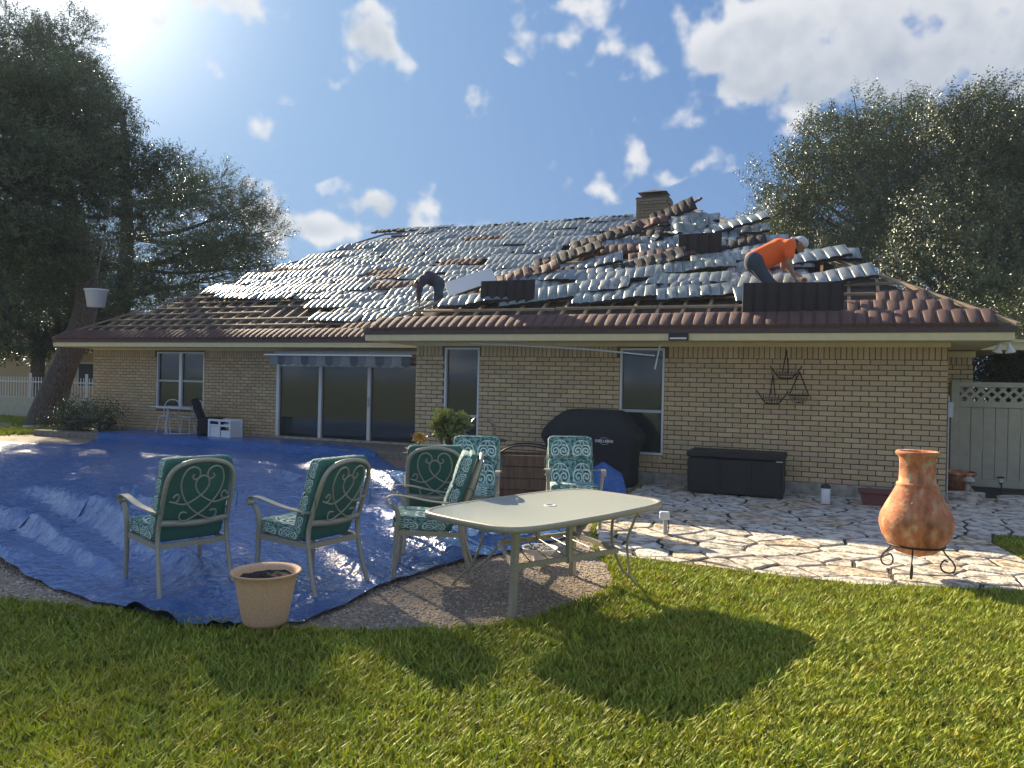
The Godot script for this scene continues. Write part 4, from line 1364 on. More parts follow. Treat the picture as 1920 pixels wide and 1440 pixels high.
func build_neighbour() -> void:
	var h := thing("neighbour_house", "distant house with a pale eave beyond the left fence", "house", Vector3(-36.5, 0, -13.0), deg_to_rad(20.0))
	var s := ST()
	box(s, Vector3(0, 1.35, -3), Vector3(14, 2.7, 6))
	obj("wall", s, M.brick[4], h)
	s = ST()
	cbox(s, Vector3(0, 2.78, 0.5), Vector3(15.4, 0.16, 0.05), 0.005)
	obj("fascia", s, M.white_frame, h)
	s = ST()
	quad(s, Vector3(-7.7, 2.85, 0.55), Vector3(7.7, 2.85, 0.55), Vector3(5.0, 4.6, -3), Vector3(-5.0, 4.6, -3))
	tri(s, Vector3(7.7, 2.85, 0.55), Vector3(7.7, 2.85, -6.5), Vector3(5.0, 4.6, -3))
	tri(s, Vector3(-7.7, 2.85, -6.5), Vector3(-7.7, 2.85, 0.55), Vector3(-5.0, 4.6, -3))
	quad(s, Vector3(7.7, 2.85, -6.5), Vector3(-7.7, 2.85, -6.5), Vector3(-5, 4.6, -3), Vector3(5, 4.6, -3))
	obj("roof", s, M.deck, h)
	for wx in [-3.5, 2.5]:
		var ws := ST()
		cbox(ws, Vector3(wx, 1.5, 0.0), Vector3(1.4, 1.2, 0.08), 0.01)
		var wn := obj("window", ws, M.white_frame, h)
		ws = ST()
		box(ws, Vector3(wx, 1.5, 0.045), Vector3(1.26, 1.06, 0.01))
		obj("pane", ws, M.screen, wn)

# ---------------------------------------------------------------- grass
func blade_tuft(seed_: int) -> ArrayMesh:
	var r := RandomNumberGenerator.new(); r.seed = seed_
	var s := ST()
	for k in 9:
		var a := r.randf() * TAU
		var d := Vector3(cos(a), 0, sin(a))
		var side := Vector3(-sin(a), 0, cos(a))
		var p := Vector3(r.randfn(0, 0.016), 0, r.randfn(0, 0.016))
		var h := r.randf_range(0.026, 0.072); var lean := r.randf_range(0.15, 1.0) * h
		var w := r.randf_range(0.0028, 0.0048)
		var t := r.randf_range(0.5, 1.3)
		s.set_color(C(t * (1.3 if r.randf() < 0.15 else 1.0), t, t * (1.6 if r.randf() < 0.1 else 0.9)))
		var m := p + Vector3(0, h * 0.6, 0) + d * lean * 0.4
		var tip := p + Vector3(0, h * r.randf_range(0.8, 1.0), 0) + d * lean
		s.set_smooth_group(-1)
		quad(s, p - side * w * 0.8, p + side * w * 0.8, m + side * w, m - side * w)
		tri(s, m - side * w, m + side * w, tip)
	s.generate_normals(); s.index()
	return s.commit()

func build_grass() -> void:
	var r := RandomNumberGenerator.new(); r.seed = 77
	var patch := fbm(19, 0.9, 3)
	var xs := [[], [], []]; var cs := [[], [], []]
	var fwd := -cam_basis.z; var right := cam_basis.x
	var tries := 0
	# denser close to where the photographer stands
	for band in [[1.9, 3.6, 2300.0], [3.6, 5.2, 1900.0], [5.2, 8.0, 1300.0], [8.0, 13.0, 500.0]]:
		var n := int(band[2] * (band[1] * band[1] - band[0] * band[0]) * 0.5 * 1.50)
		for k in n:
			var d := sqrt(r.randf_range(band[0] * band[0], band[1] * band[1]))
			var lat := r.randf_range(-0.75, 0.75) * d
			var p := CAM + Vector3(fwd.x, 0, fwd.z).normalized() * d + Vector3(right.x, 0, right.z).normalized() * lat
			var q := Vector2(p.x, p.z)
			if Geometry2D.is_point_in_polygon(q, GRAVEL) or Geometry2D.is_point_in_polygon(q, FLAGS): continue
			if p.z < 0.2 or (p.x < -12.0): continue
			var i := r.randi() % 3
			var sc := r.randf_range(0.7, 1.25) * (1.0 + 0.22 * patch.get_noise_2d(p.x, p.z))
			xs[i].append(Transform3D(Basis(Vector3.UP, r.randf() * TAU) * Basis(Vector3.RIGHT, r.randfn(0, 0.15)) * Basis.from_scale(Vector3(sc, sc, sc)), Vector3(p.x, -0.02, p.z)))
			var t := r.randf_range(0.62, 1.22) + 0.18 * patch.get_noise_2d(p.x * 1.7 + 40.0, p.z * 1.7)
			cs[i].append(C(t * (1.0 + 0.15 * patch.get_noise_2d(p.x * 3.0, p.z * 3.0 + 90.0)), t, t))
	# the lawn under the left tree
	for k in 9000:
		var p := Vector3(r.randf_range(-30, -20.5), -0.02, r.randf_range(-5.5, 1.0))
		var i := r.randi() % 3
		xs[i].append(Transform3D(Basis(Vector3.UP, r.randf() * TAU) * Basis.from_scale(Vector3.ONE * r.randf_range(1.4, 2.4)), p))
		cs[i].append(Color.WHITE * r.randf_range(0.7, 1.1))
	for i in 3:
		var o := multi("lawn_grass", blade_tuft(700 + i), M.grass, xs[i], cs[i])
		tag(o, "thick bright green lawn of short blades", "grass", "", "stuff")

# ---------------------------------------------------------------- tarp
var TARP := PackedVector2Array([Vector2(-21.5, 3.2), Vector2(-18.8, 0.9), Vector2(-16.9, 0.3), Vector2(-18.2, -1.3), Vector2(-17.6, -2.35), Vector2(-15.4, -2.1), Vector2(-12.5, -1.75), Vector2(-11.1, -1.55), Vector2(-9.6, -0.55), Vector2(-8.7, 0.55), Vector2(-7.4, 0.75), Vector2(-6.2, 0.95), Vector2(-5.2, 1.0), Vector2(-4.45, 1.1), Vector2(-4.2, 1.6), Vector2(-4.25, 2.8), Vector2(-4.15, 4.0), Vector2(-4.05, 4.9), Vector2(-4.35, 5.87), Vector2(-4.62, 6.6), Vector2(-4.74, 7.42), Vector2(-4.68, 7.9), Vector2(-4.72, 8.36), Vector2(-4.90, 8.44), Vector2(-5.06, 8.64), Vector2(-5.32, 8.72), Vector2(-5.65, 8.70), Vector2(-6.34, 8.62), Vector2(-7.1, 8.45), Vector2(-7.9, 8.19), Vector2(-9.5, 7.75), Vector2(-13.0, 7.4), Vector2(-20.0, 6.5)])

var fold_noise: FastNoiseLite
var ridge_noise: FastNoiseLite

func seg_dist(p: Vector2, a: Vector2, b: Vector2) -> Vector2:
	var ab := b - a
	var t := clampf((p - a).dot(ab) / ab.length_squared(), 0.0, 1.0)
	return Vector2(p.distance_to(a + ab * t), t)

# long folds: from, to, half width, height
const FOLDS := [
	[-11.5, 5.3, -5.3, 8.18, 0.15, 0.26], [-12.0, 6.0, -5.8, 8.42, 0.12, 0.17], [-11.0, 4.4, -6.6, 7.35, 0.17, 0.22], [-13.5, 6.9, -7.2, 8.2, 0.28, 0.24], [-11.0, 4.9, -6.1, 7.75, 0.07, 0.08],
	[-7.6, 6.9, -5.1, 7.95, 0.12, 0.09], [-6.3, 6.2, -4.75, 7.35, 0.12, 0.08], [-6.0, 5.2, -4.4, 6.35, 0.16, 0.10], [-7.5, 4.1, -4.6, 5.6, 0.12, 0.06],
	[-10.4, 1.9, -8.3, 3.3, 0.16, 0.10], [-9.0, 1.0, -7.2, 2.9, 0.10, 0.08], [-12.5, 1.5, -9.2, 4.0, 0.14, 0.07], [-10.9, 0.2, -9.6, 1.6, 0.10, 0.08], [-9.2, 2.5, -7.6, 4.2, 0.12, 0.07], [-8.4, 1.5, -6.9, 3.4, 0.10, 0.07],
	[-14.5, 2.2, -10.5, 5.2, 0.15, 0.06], [-16.5, 3.0, -11.0, 6.3, 0.2, 0.07]]

func tarp_height(p: Vector2) -> float:
	var y := 0.012 + 0.145 * smoothstep(-0.62, -0.98, p.y) * smoothstep(-8.2, -9.0, p.x)
	for f in FOLDS:
		var d := seg_dist(p + Vector2(fold_noise.get_noise_2d(p.x * 0.6, p.y * 0.6), fold_noise.get_noise_2d(p.x * 0.6 + 50.0, p.y * 0.6)) * 0.10, Vector2(f[0], f[1]), Vector2(f[2], f[3]))
		if d.x > f[4] * 3.0: continue
		var e := exp(-pow(d.x / f[4], 2.0) * 1.6) * sin(PI * clampf(d.y * 0.94 + 0.06, 0.0, 1.0))
		y += f[5] * e
	y += 0.030 * (1.0 - absf(ridge_noise.get_noise_2d(p.x, p.y)) * 3.0) * clampf(0.6 + fold_noise.get_noise_2d(p.x * 0.5 + 9.0, p.y * 0.5), 0.0, 1.0) * 0.8
	y += 0.014 * fold_noise.get_noise_2d(p.x * 3.0, p.y * 3.0) + 0.012
	# drawn up against the covered grill
	var g := Vector2((p.x + 4.72) * 0.9, (p.y - 1.15) * 1.3).length()
	y += 0.42 * clampf(1.0 - g / 0.62, 0.0, 1.0)
	return maxf(y, 0.008)

func build_tarp() -> void:
	fold_noise = fbm(201, 0.9, 4); ridge_noise = fbm(207, 0.75, 3)
	var t := thing("blue_tarp", "huge creased blue plastic tarp spread over the patio under the chairs", "tarp")
	var s := ST()
	s.set_smooth_group(0)
	# two resolutions: coarse far away, fine near the lawn
	for zone in [[-21.6, -9.0, -2.6, 9.0, 0.13], [-9.0, -4.0, -2.6, 9.0, 0.05]]:
		var st: float = zone[4]
		var nx := int(round((zone[1] - zone[0]) / st)); var nz := int(round((zone[3] - zone[2]) / st))
		var inside := []; var pos := []
		for j in nz + 1:
			var ri := []; var rp := []
			for i in nx + 1:
				var p := Vector2(zone[0] + i * st, zone[2] + j * st)
				ri.append(Geometry2D.is_point_in_polygon(p, TARP))
				rp.append(p)
			inside.append(ri); pos.append(rp)
		var done := {}
		for j in nz:
			for i in nx:
				if not (inside[j][i] or inside[j][i + 1] or inside[j + 1][i] or inside[j + 1][i + 1]): continue
				var q := []
				for k in [[j, i], [j, i + 1], [j + 1, i + 1], [j + 1, i]]:
					var id: int = k[0] * 10000 + k[1]
					if not done.has(id):
						var p: Vector2 = pos[k[0]][k[1]]
						if not inside[k[0]][k[1]]:
							var best := p; var bd := 1e9
							for e in TARP.size():
								var c := Geometry2D.get_closest_point_to_segment(p, TARP[e], TARP[(e + 1) % TARP.size()])
								if c.distance_to(p) < bd:
									bd = c.distance_to(p); best = c
							p = best
						done[id] = Vector3(p.x, tarp_height(p), p.y)
					q.append(done[id])
				quad(s, q[0], q[1], q[2], q[3])
	obj("sheet", s, M.tarp, t)
	# hem folded back on itself, dark underside out
	for fl in [[Vector2(-5.95, 8.66), Vector2(-5.30, 8.74), 0.13], [Vector2(-5.18, 8.70), Vector2(-4.98, 8.60), 0.08]]:
		s = ST()
		var rows := []
		for j in 5:
			var row := []
			for i in 13:
				var u := i / 12.0; var v := j / 4.0
				var p: Vector2 = fl[0].lerp(fl[1], u)
				var arch: float = sin(PI * u) * fl[2] * (0.8 + 0.3 * sin(u * 9.0))
				row.append(Vector3(p.x - v * 0.05, 0.015 + arch * sin(PI * 0.5 * (1 - v)) + 0.003, p.y + 0.05 - v * 0.10 * (0.5 + arch * 4.0)))
			rows.append(row)
		grid(s, rows)
		obj("turned_hem", s, M.tarp_under, t)

# ---------------------------------------------------------------- chairs
func chair_thing() -> Node3D:
	var t := thing("patio_chair", "", "chair", Vector3.ZERO, 0.0, "cushioned patio chairs")
	# faces -z
	var s := ST()
	var post := [Vector3(-0.275, 0.0, 0.36), Vector3(-0.262, 0.2, 0.295), Vector3(-0.255, 0.42, 0.255), Vector3(-0.252, 0.56, 0.285), Vector3(-0.25, 0.74, 0.345), Vector3(-0.236, 0.86, 0.385), Vector3(-0.19, 0.93, 0.408), Vector3(-0.10, 0.965, 0.418), Vector3(0, 0.975, 0.42)]
	var full := post.duplicate()
	for k in range(post.size() - 2, -1, -1): full.append(Vector3(-post[k].x, post[k].y, post[k].z))
	tube(s, smooth_path(full, 3), 0.0175, 8)
	obj("back_frame", s, M.chair_metal, t)
	s = ST()
	tube(s, smooth_path([Vector3(-0.25, 0.52, 0.275), Vector3(0, 0.505, 0.30), Vector3(0.25, 0.52, 0.275)], 4), 0.015, 8, true, 1.6, Vector3.UP)
	obj("back_rail", s, M.chair_metal, t)
	# scrolls in the back
	var back := func(u: float, v: float) -> Vector3: return Vector3(u, 0.52 + v, 0.312 + v * 0.31)
	for m in [-1.0, 1.0]:
		for curve in [[[-0.085, 0.07], [-0.125, 0.075], [-0.135, 0.035], [-0.10, 0.008], [-0.03, 0.035], [0.06, 0.10], [0.13, 0.20], [0.155, 0.30], [0.13, 0.385], [0.08, 0.41], [0.035, 0.385], [0.028, 0.34], [0.055, 0.315], [0.08, 0.335], [0.068, 0.355]], [[-0.20, 0.19], [-0.175, 0.215], [-0.155, 0.19], [-0.175, 0.155], [-0.22, 0.165], [-0.12, 0.135], [-0.05, 0.16], [0.02, 0.215], [0.05, 0.275], [0.035, 0.325], [0.0, 0.345]]]:
			var p := []
			for q in curve: p.append(back.call(q[0] * m, q[1]))
			var cs := ST()
			tube(cs, smooth_path(p, 4), 0.0062, 6)
			obj("scroll", cs, M.chair_metal, t)
	# seat frame
	s = ST()
	for a in [[Vector3(-0.26, 0.35, 0.26), Vector3(-0.275, 0.37, -0.24)], [Vector3(0.26, 0.35, 0.26), Vector3(0.275, 0.37, -0.24)], [Vector3(-0.26, 0.35, 0.26), Vector3(0.26, 0.35, 0.26)], [Vector3(-0.275, 0.37, -0.24), Vector3(0.275, 0.37, -0.24)], [Vector3(-0.26, 0.355, 0.0), Vector3(0.26, 0.355, 0.0)]]:
		bar(s, a[0], a[1], 0.022, 0.04)
	obj("seat_frame", s, M.chair_metal, t)
	for m in [-1.0, 1.0]:
		s = ST()
		var leg := [Vector3(0.285 * m, 0.0, -0.27), Vector3(0.283 * m, 0.2, -0.258), Vector3(0.285 * m, 0.38, -0.25), Vector3(0.292 * m, 0.47, -0.235), Vector3(0.298 * m, 0.55, -0.25), Vector3(0.30 * m, 0.605, -0.285)]
		tube(s, smooth_path(leg, 3), 0.019, 8)
		obj("leg", s, M.chair_metal, t)
		s = ST()   # flat arm with a rolled front end
		var arm := [Vector3(0.255 * m, 0.60, 0.30), Vector3(0.275 * m, 0.605, 0.20), Vector3(0.298 * m, 0.625, 0.02), Vector3(0.305 * m, 0.66, -0.16), Vector3(0.305 * m, 0.672, -0.26), Vector3(0.305 * m, 0.662, -0.318), Vector3(0.305 * m, 0.632, -0.335), Vector3(0.305 * m, 0.606, -0.318), Vector3(0.305 * m, 0.604, -0.292), Vector3(0.305 * m, 0.622, -0.282)]
		var pts := smooth_path(arm, 3)
		var rows := []
		for sd in [[-0.027, 0.004], [0.027, 0.004], [0.027, -0.004], [-0.027, -0.004], [-0.027, 0.004]]:
			var row := []
			for i in pts.size():
				var tn: Vector3 = (pts[mini(i + 1, pts.size() - 1)] - pts[maxi(i - 1, 0)]).normalized()
				row.append(pts[i] + Vector3(sd[0], 0, 0) + tn.cross(Vector3.RIGHT).normalized() * sd[1])
			rows.append(row)
		grid(s, rows, false)
		obj("arm", s, M.chair_metal, t)
	# cushions
	var sb := Basis(Vector3.RIGHT, Vector3(0, 0, -1), Vector3(0, 1, 0)) * Basis(Vector3.RIGHT, 0.05)
	s = ST()
	cushion(s, Vector3(0, 0.436, -0.065), Vector3(0.53, 0.45, 0.11), sb, 0, 0.18)
	obj("seat_cushion", s, M.cushion_scroll, t)
	var bb := Basis(Vector3.UP, PI) * Basis(Vector3.RIGHT, -0.32)
	s = ST()
	cushion(s, Vector3(0, 0.68, 0.252), Vector3(0.51, 0.66, 0.06), bb, 0, 0.12)
	var bc := obj("back_cushion", s, M.cushion_plain, t)
	for q in [[0.575, 0.34, 0.172], [0.855, 0.27, 0.268]]:
		s = ST()
		cushion(s, Vector3(0, q[0], q[2]), Vector3(0.52, q[1], 0.10), bb, 0, 0.25, 10)
		obj("printed_cover", s, M.cushion_scroll, bc)
	for m in [-1.0, 1.0]:
		s = ST()
		tube(s, smooth_path([Vector3(0.26 * m, 0.72, 0.30), Vector3(0.29 * m, 0.725, 0.34), Vector3(0.285 * m, 0.66, 0.36), Vector3(0.28 * m, 0.60, 0.35)], 3), 0.004, 5)
		obj("tie", s, M.cushion_plain, t)
	return t

func build_chairs() -> void:
	build_tarp()
	var c := chair_thing()
	var face := func(dx: float, dz: float) -> float: return atan2(-dx, -dz)
	# place, facing
	c.position = Vector3(-6.13, 0.03, 8.03); c.rotation.y = face.call(-0.93, -0.37)
	c.set_meta("label", "green cushioned patio chair on the tarp behind the tan pot, back turned")
	copy_thing(c, Vector3(-5.28, 0.03, 7.55), face.call(-0.985, -0.17), "green cushioned patio chair, back turned, between the tan pot and the sideways chair")
	copy_thing(c, Vector3(-5.02, 0.03, 5.95), face.call(-0.42, -0.91), "green cushioned patio chair, back turned, behind the sideways chair")
	copy_thing(c, Vector3(-4.62, 0.03, 6.82), face.call(-0.90, 0.44), "green cushioned patio chair standing sideways at the glass table's end")
	copy_thing(c, Vector3(-5.16, 0.0, 4.85), face.call(0.30, 0.95), "green scroll print patio chair facing the lawn, beside the brown wooden box planter")
	copy_thing(c, Vector3(-4.24, 0.0, 4.15), face.call(0.42, 0.91), "green scroll print patio chair facing the lawn, before the black grill cover")

# ---------------------------------------------------------------- table, pots, chiminea and the rest of the patio
func build_patio_things() -> void:
	build_table()
	# resin pot
	var at := Vector3(-4.90, 0.03, 8.50)
	var t := thing("flower_pot", "tan ribbed flower pot holding bare soil on the tarp's front edge", "pot", at)
	var s := ST()
	lathe(s, [Vector2(0, 0), Vector2(0.13, 0), Vector2(0.138, 0.02), Vector2(0.165, 0.15), Vector2(0.185, 0.27), Vector2(0.192, 0.30), Vector2(0.212, 0.325), Vector2(0.222, 0.335), Vector2(0.216, 0.342), Vector2(0.19, 0.325), Vector2(0.18, 0.26), Vector2(0.17, 0.24)], 120, Vector3.ZERO, 0.0022, 40)
	obj("pot", s, M.pot, t)
	s = ST()
	var rows := []
	for j in 9:
		var row := []
		for i in 33:
			var r := 0.186 * j / 8.0
			var a := TAU * i / 32.0
			row.append(Vector3(cos(a) * r, 0.292 + 0.02 * noise.get_noise_2d(cos(a) * r * 4000.0, sin(a) * r * 4000.0 + 7.0), sin(a) * r))
		rows.append(row)
	grid(s, rows)
	obj("soil", s, M.soil, t)
	# chiminea
	t = thing("chiminea", "terracotta chiminea on an iron scroll stand on the flagstones", "chiminea", Vector3(-0.84, 0.025, 4.93), 0.4)
	t.scale = Vector3(0.85, 0.95, 0.85)
	s = ST()
	lathe(s, [Vector2(0, 0.17), Vector2(0.10, 0.172), Vector2(0.19, 0.20), Vector2(0.26, 0.265), Vector2(0.318, 0.345), Vector2(0.346, 0.43), Vector2(0.35, 0.48), Vector2(0.338, 0.535), Vector2(0.29, 0.625), Vector2(0.235, 0.72), Vector2(0.198, 0.785), Vector2(0.19, 0.80), Vector2(0.196, 0.812), Vector2(0.19, 0.828), Vector2(0.172, 0.835), Vector2(0.168, 0.90), Vector2(0.166, 1.0), Vector2(0.170, 1.055), Vector2(0.186, 1.075), Vector2(0.205, 1.095), Vector2(0.207, 1.11), Vector2(0.195, 1.122), Vector2(0.165, 1.118), Vector2(0.142, 1.10), Vector2(0.138, 0.95), Vector2(0.15, 0.80), Vector2(0.28, 0.55), Vector2(0.2, 0.25), Vector2(0, 0.2)], 56)
	obj("clay_body", s, M.terracotta, t)
	s = ST()   # the fire mouth is on the far side; a small button shows on the front
	lathe(s, [Vector2(0.012, 0.0), Vector2(0.014, 0.004), Vector2(0.01, 0.008), Vector2(0.004, 0.008), Vector2(0, 0.005)], 12)
	var btn := obj("clay_button", s, M.terracotta, t)
	btn.transform = Transform3D(Basis(Vector3.RIGHT, 1.2), Vector3(0.0, 0.66, 0.275))
	btn.rotation = Vector3(1.1, -0.62, 0)
	btn.position = Vector3(-0.155, 0.66, 0.215)
	var stand := ST()
	var ring := []
	for k in 41: ring.append(Vector3(cos(TAU * k / 40.0) * 0.268, 0.262, sin(TAU * k / 40.0) * 0.268))
	tube(stand, ring, 0.009, 8, false)
	var so := obj("stand", stand, M.iron, t)
	for k in 3:
		var a := TAU * k / 3.0 + 2.16
		var d := Vector3(cos(a), 0, sin(a))
		var p := []
		for q in [[0.265, 0.262], [0.275, 0.22], [0.31, 0.17], [0.375, 0.11], [0.40, 0.06], [0.38, 0.018], [0.325, 0.009], [0.272, 0.03], [0.255, 0.08], [0.285, 0.12], [0.325, 0.112]]: p.append(d * q[0] + Vector3(0, q[1], 0))
		var ls := ST()
		tube(ls, smooth_path(p, 4), 0.0085, 8)
		obj("leg", ls, M.iron, so)
	build_grill()
	# deck box
	t = thing("deck_box", "long black woven deck storage box against the brick wall", "storage box", Vector3(-2.82, 0.02, 0.52))
	s = ST()
	cbox(s, Vector3(0, 0.27, 0), Vector3(1.34, 0.52, 0.64), 0.012)
	obj("body", s, M.black_wicker, t)
	s = ST()
	cbox(s, Vector3(0, 0.585, 0), Vector3(1.39, 0.09, 0.70), 0.018)
	obj("lid", s, M.black_wicker, t)
	s = ST()
	cbox(s, Vector3(0.62, 0.53, 0.345), Vector3(0.09, 0.018, 0.012), 0.004)
	obj("latch", s, M.grey_frame, t)
	for k in 4:
		s = ST()
		cbox(s, Vector3(-0.66 + 0.44 * k, 0.27, 0.325), Vector3(0.035, 0.50, 0.012), 0.004)
		obj("rib", s, M.black_wicker, t)
	# canister
	t = thing("canister", "white canister with a black lid at the foot of the brick wall", "canister", Vector3(-1.58, 0.025, 1.0))
	s = ST()
	lathe(s, [Vector2(0, 0), Vector2(0.056, 0), Vector2(0.06, 0.006), Vector2(0.06, 0.212), Vector2(0.056, 0.22), Vector2(0, 0.22)], 24)
	obj("can", s, M.white_plastic, t)
	s = ST()
	lathe(s, [Vector2(0.063, 0.215), Vector2(0.064, 0.235), Vector2(0.058, 0.262), Vector2(0.03, 0.272), Vector2(0, 0.273)], 24)
	obj("lid", s, M.black_plastic, t)
	# red planter trough
	t = thing("planter_trough", "low dull red planter trough behind the chiminea", "planter", Vector3(-0.80, 0.02, 0.62))
	s = ST()
	extrude(s, PackedVector2Array([Vector2(-0.30, 0), Vector2(0.30, 0), Vector2(0.34, 0.15), Vector2(-0.34, 0.15)]), 0.28, Transform3D(Basis(), Vector3(0, 0, 0.14)))
	obj("trough", s, M.red, t)
	s = ST()
	cbox(s, Vector3(0, 0.175, 0), Vector3(0.72, 0.045, 0.32), 0.008)
	obj("rim", s, M.red, t)
	# outlet post
	t = thing("outlet_post", "grey outdoor socket box on a short stake at the flagstones' edge", "outlet", Vector3(-3.17, 0.02, 4.17), 0.3)
	s = ST()
	cbox(s, Vector3(0, 0.09, 0), Vector3(0.045, 0.2, 0.035), 0.006)
	obj("stake", s, M.grey_frame, t)
	s = ST()
	cbox(s, Vector3(-0.012, 0.19, 0.01), Vector3(0.105, 0.085, 0.07), 0.01)
	obj("socket_box", s, M.white_frame, t)
	s = ST()
	tube(s, smooth_path([Vector3(0.02, 0.17, 0.03), Vector3(0.03, 0.08, 0.05), Vector3(0.02, 0.01, 0.06)], 3), 0.006, 5)
	obj("cable", s, M.black_plastic, t)
	# pebble dish beyond the table
	t = thing("pebble_dish", "shallow white dish filled with pebbles beyond the glass table", "dish", Vector3(-3.92, 0.10, 6.05))
	s = ST()
	lathe(s, [Vector2(0, 0), Vector2(0.12, 0.0), Vector2(0.155, 0.035), Vector2(0.165, 0.05), Vector2(0.155, 0.052), Vector2(0.14, 0.035), Vector2(0, 0.03)], 32)
	obj("dish", s, M.white_plastic, t)
	var r := RandomNumberGenerator.new(); r.seed = 12
	s = ST()
	for k in 70:
		var a := r.randf() * TAU; var d := sqrt(r.randf()) * 0.13
		lathe(s, [Vector2(0, 0.012), Vector2(0.010, 0.008), Vector2(0.014, 0.0), Vector2(0.01, -0.006)], 6, Vector3(cos(a) * d, 0.045 + r.randf() * 0.01, sin(a) * d))
	var pb := obj("pebbles", s, M.pebble, t)
	pb.set_meta("kind", "stuff")
	s = ST()
	lathe(s, [Vector2(0.06, -0.09), Vector2(0.05, 0.0)], 16)
	obj("foot", s, M.white_plastic, t)
	build_back_patio()

func build_table() -> void:
	var o := Vector3(-3.46, 0, 7.10)
	var t := thing("glass_patio_table", "oblong patio table with frosted glass top and curved metal legs", "table", o)
	var a := Vector3(0.35, 0, -0.936); var b := Vector3(0.936, 0, 0.35)
	# outline: bowed long sides, round corners
	var ring := []
	for k in 64:
		var u := TAU * k / 64.0
		var cx := signf(cos(u)) * pow(absf(cos(u)), 0.24) * 0.92; var cy := signf(sin(u)) * pow(absf(sin(u)), 0.24) * 0.52
		cy *= 1.0 - 0.10 * pow(cx / 0.92, 2.0)
		cx *= 1.0 - 0.04 * pow(cy / 0.52, 2.0)
		ring.append(a * cx + b * cy + Vector3(0, 0.70, 0))
	var s := ST()
	var rows := []
	for q in [[1.0, 0.012], [1.008, 0.004], [1.008, -0.026], [0.995, -0.032], [0.95, -0.026], [0.95, -0.004], [0.962, 0.010], [1.0, 0.012]]:
		var row := []
		for k in 65: row.append(ring[k % 64] * Vector3(q[0], 1, q[0]) + Vector3(0, q[1], 0))
		rows.append(row)
	grid(s, rows)
	obj("rim", s, M.chair_metal, t)
	s = ST()
	var hole := []
	for k in 64: hole.append((ring[k] * Vector3(1, 0, 1)).normalized() * 0.024 + Vector3(0, 0.7, 0))
	for k in 64:
		var k2 := (k + 1) % 64
		var A: Vector3 = ring[k] * Vector3(0.962, 1, 0.962); var B: Vector3 = ring[k2] * Vector3(0.962, 1, 0.962)
		quad(s, A + Vector3(0, 0.007, 0), B + Vector3(0, 0.007, 0), hole[k2] + Vector3(0, 0.007, 0), hole[k] + Vector3(0, 0.007, 0))
		quad(s, B, A, hole[k], hole[k2])
		quad(s, hole[k] + Vector3(0, 0.007, 0), hole[k2] + Vector3(0, 0.007, 0), hole[k2], hole[k])
	obj("glass_top", s, M.table_glass, t)
	s = ST()
	lathe(s, [Vector2(0.022, -0.012), Vector2(0.024, 0.012), Vector2(0.045, 0.011), Vector2(0.05, 0.007)], 24, Vector3(0, 0.7, 0))
	obj("umbrella_ring", s, M.grey_frame, t)
	var P := [Vector3(-3.52, 0, 7.67) - o, Vector3(-3.53, 0, 6.30) - o]
	for p in P:
		s = ST()
		var top: Vector3 = p * 0.93 + Vector3(0, 0.68, 0)
		bar(s, p + Vector3(0, -0.0, 0), top, 0.042, 0.042, a)
		obj("leg", s, M.chair_metal, t)
	# wishbone legs
	for w in [[Vector3(-4.30, 0, 7.02), Vector3(-4.02, 0.67, 7.10), Vector3(-3.80, 0.67, 6.72)], [Vector3(-2.93, 0, 6.42), Vector3(-3.02, 0.67, 6.95), Vector3(-2.90, 0.67, 6.55)]]:
		var foot: Vector3 = w[0] - o
		var outd := (foot * Vector3(1, 0, 1)).normalized()
		s = ST()
		for k in [1, 2]:
			var top: Vector3 = w[k] - o
			var mid := top.lerp(foot, 0.45) - outd * 0.13; mid.y = 0.42
			var join := foot - outd * 0.10 + Vector3(0, 0.10, 0)
			tube(s, smooth_path([top, mid, mid.lerp(join, 0.55) - Vector3(0, 0.06, 0), join, foot + Vector3(0, 0.0, 0)], 5), 0.011, 8)
		obj("wishbone_leg", s, M.chair_metal, t)
	# low stretcher ring with a wire shelf
	s = ST()
	var sp := [P[0] * 0.97 + Vector3(0, 0.36, 0), Vector3(-3.02, 0.36, 6.80) - o, P[1] * 0.97 + Vector3(0, 0.36, 0), Vector3(-3.92, 0.36, 6.98) - o]
	for k in 4: bar(s, sp[k], sp[(k + 1) % 4], 0.022, 0.036)
	bar(s, sp[0].lerp(sp[1], 0.5) + Vector3(0, -0.03, 0), sp[0].lerp(sp[1], 0.5) + Vector3(0, 0.30, 0), 0.035, 0.035, a)
	bar(s, sp[2].lerp(sp[3], 0.5) + Vector3(0, -0.03, 0), sp[2].lerp(sp[3], 0.5) + Vector3(0, 0.30, 0), 0.035, 0.035, a)
	obj("stretcher", s, M.chair_metal, t)
	s = ST()
	for k in 5:
		var f := (k + 1) / 6.0
		tube(s, [sp[0].lerp(sp[1], f), sp[3].lerp(sp[2], f)], 0.005, 6)
	obj("wire_shelf", s, M.chair_metal, t)

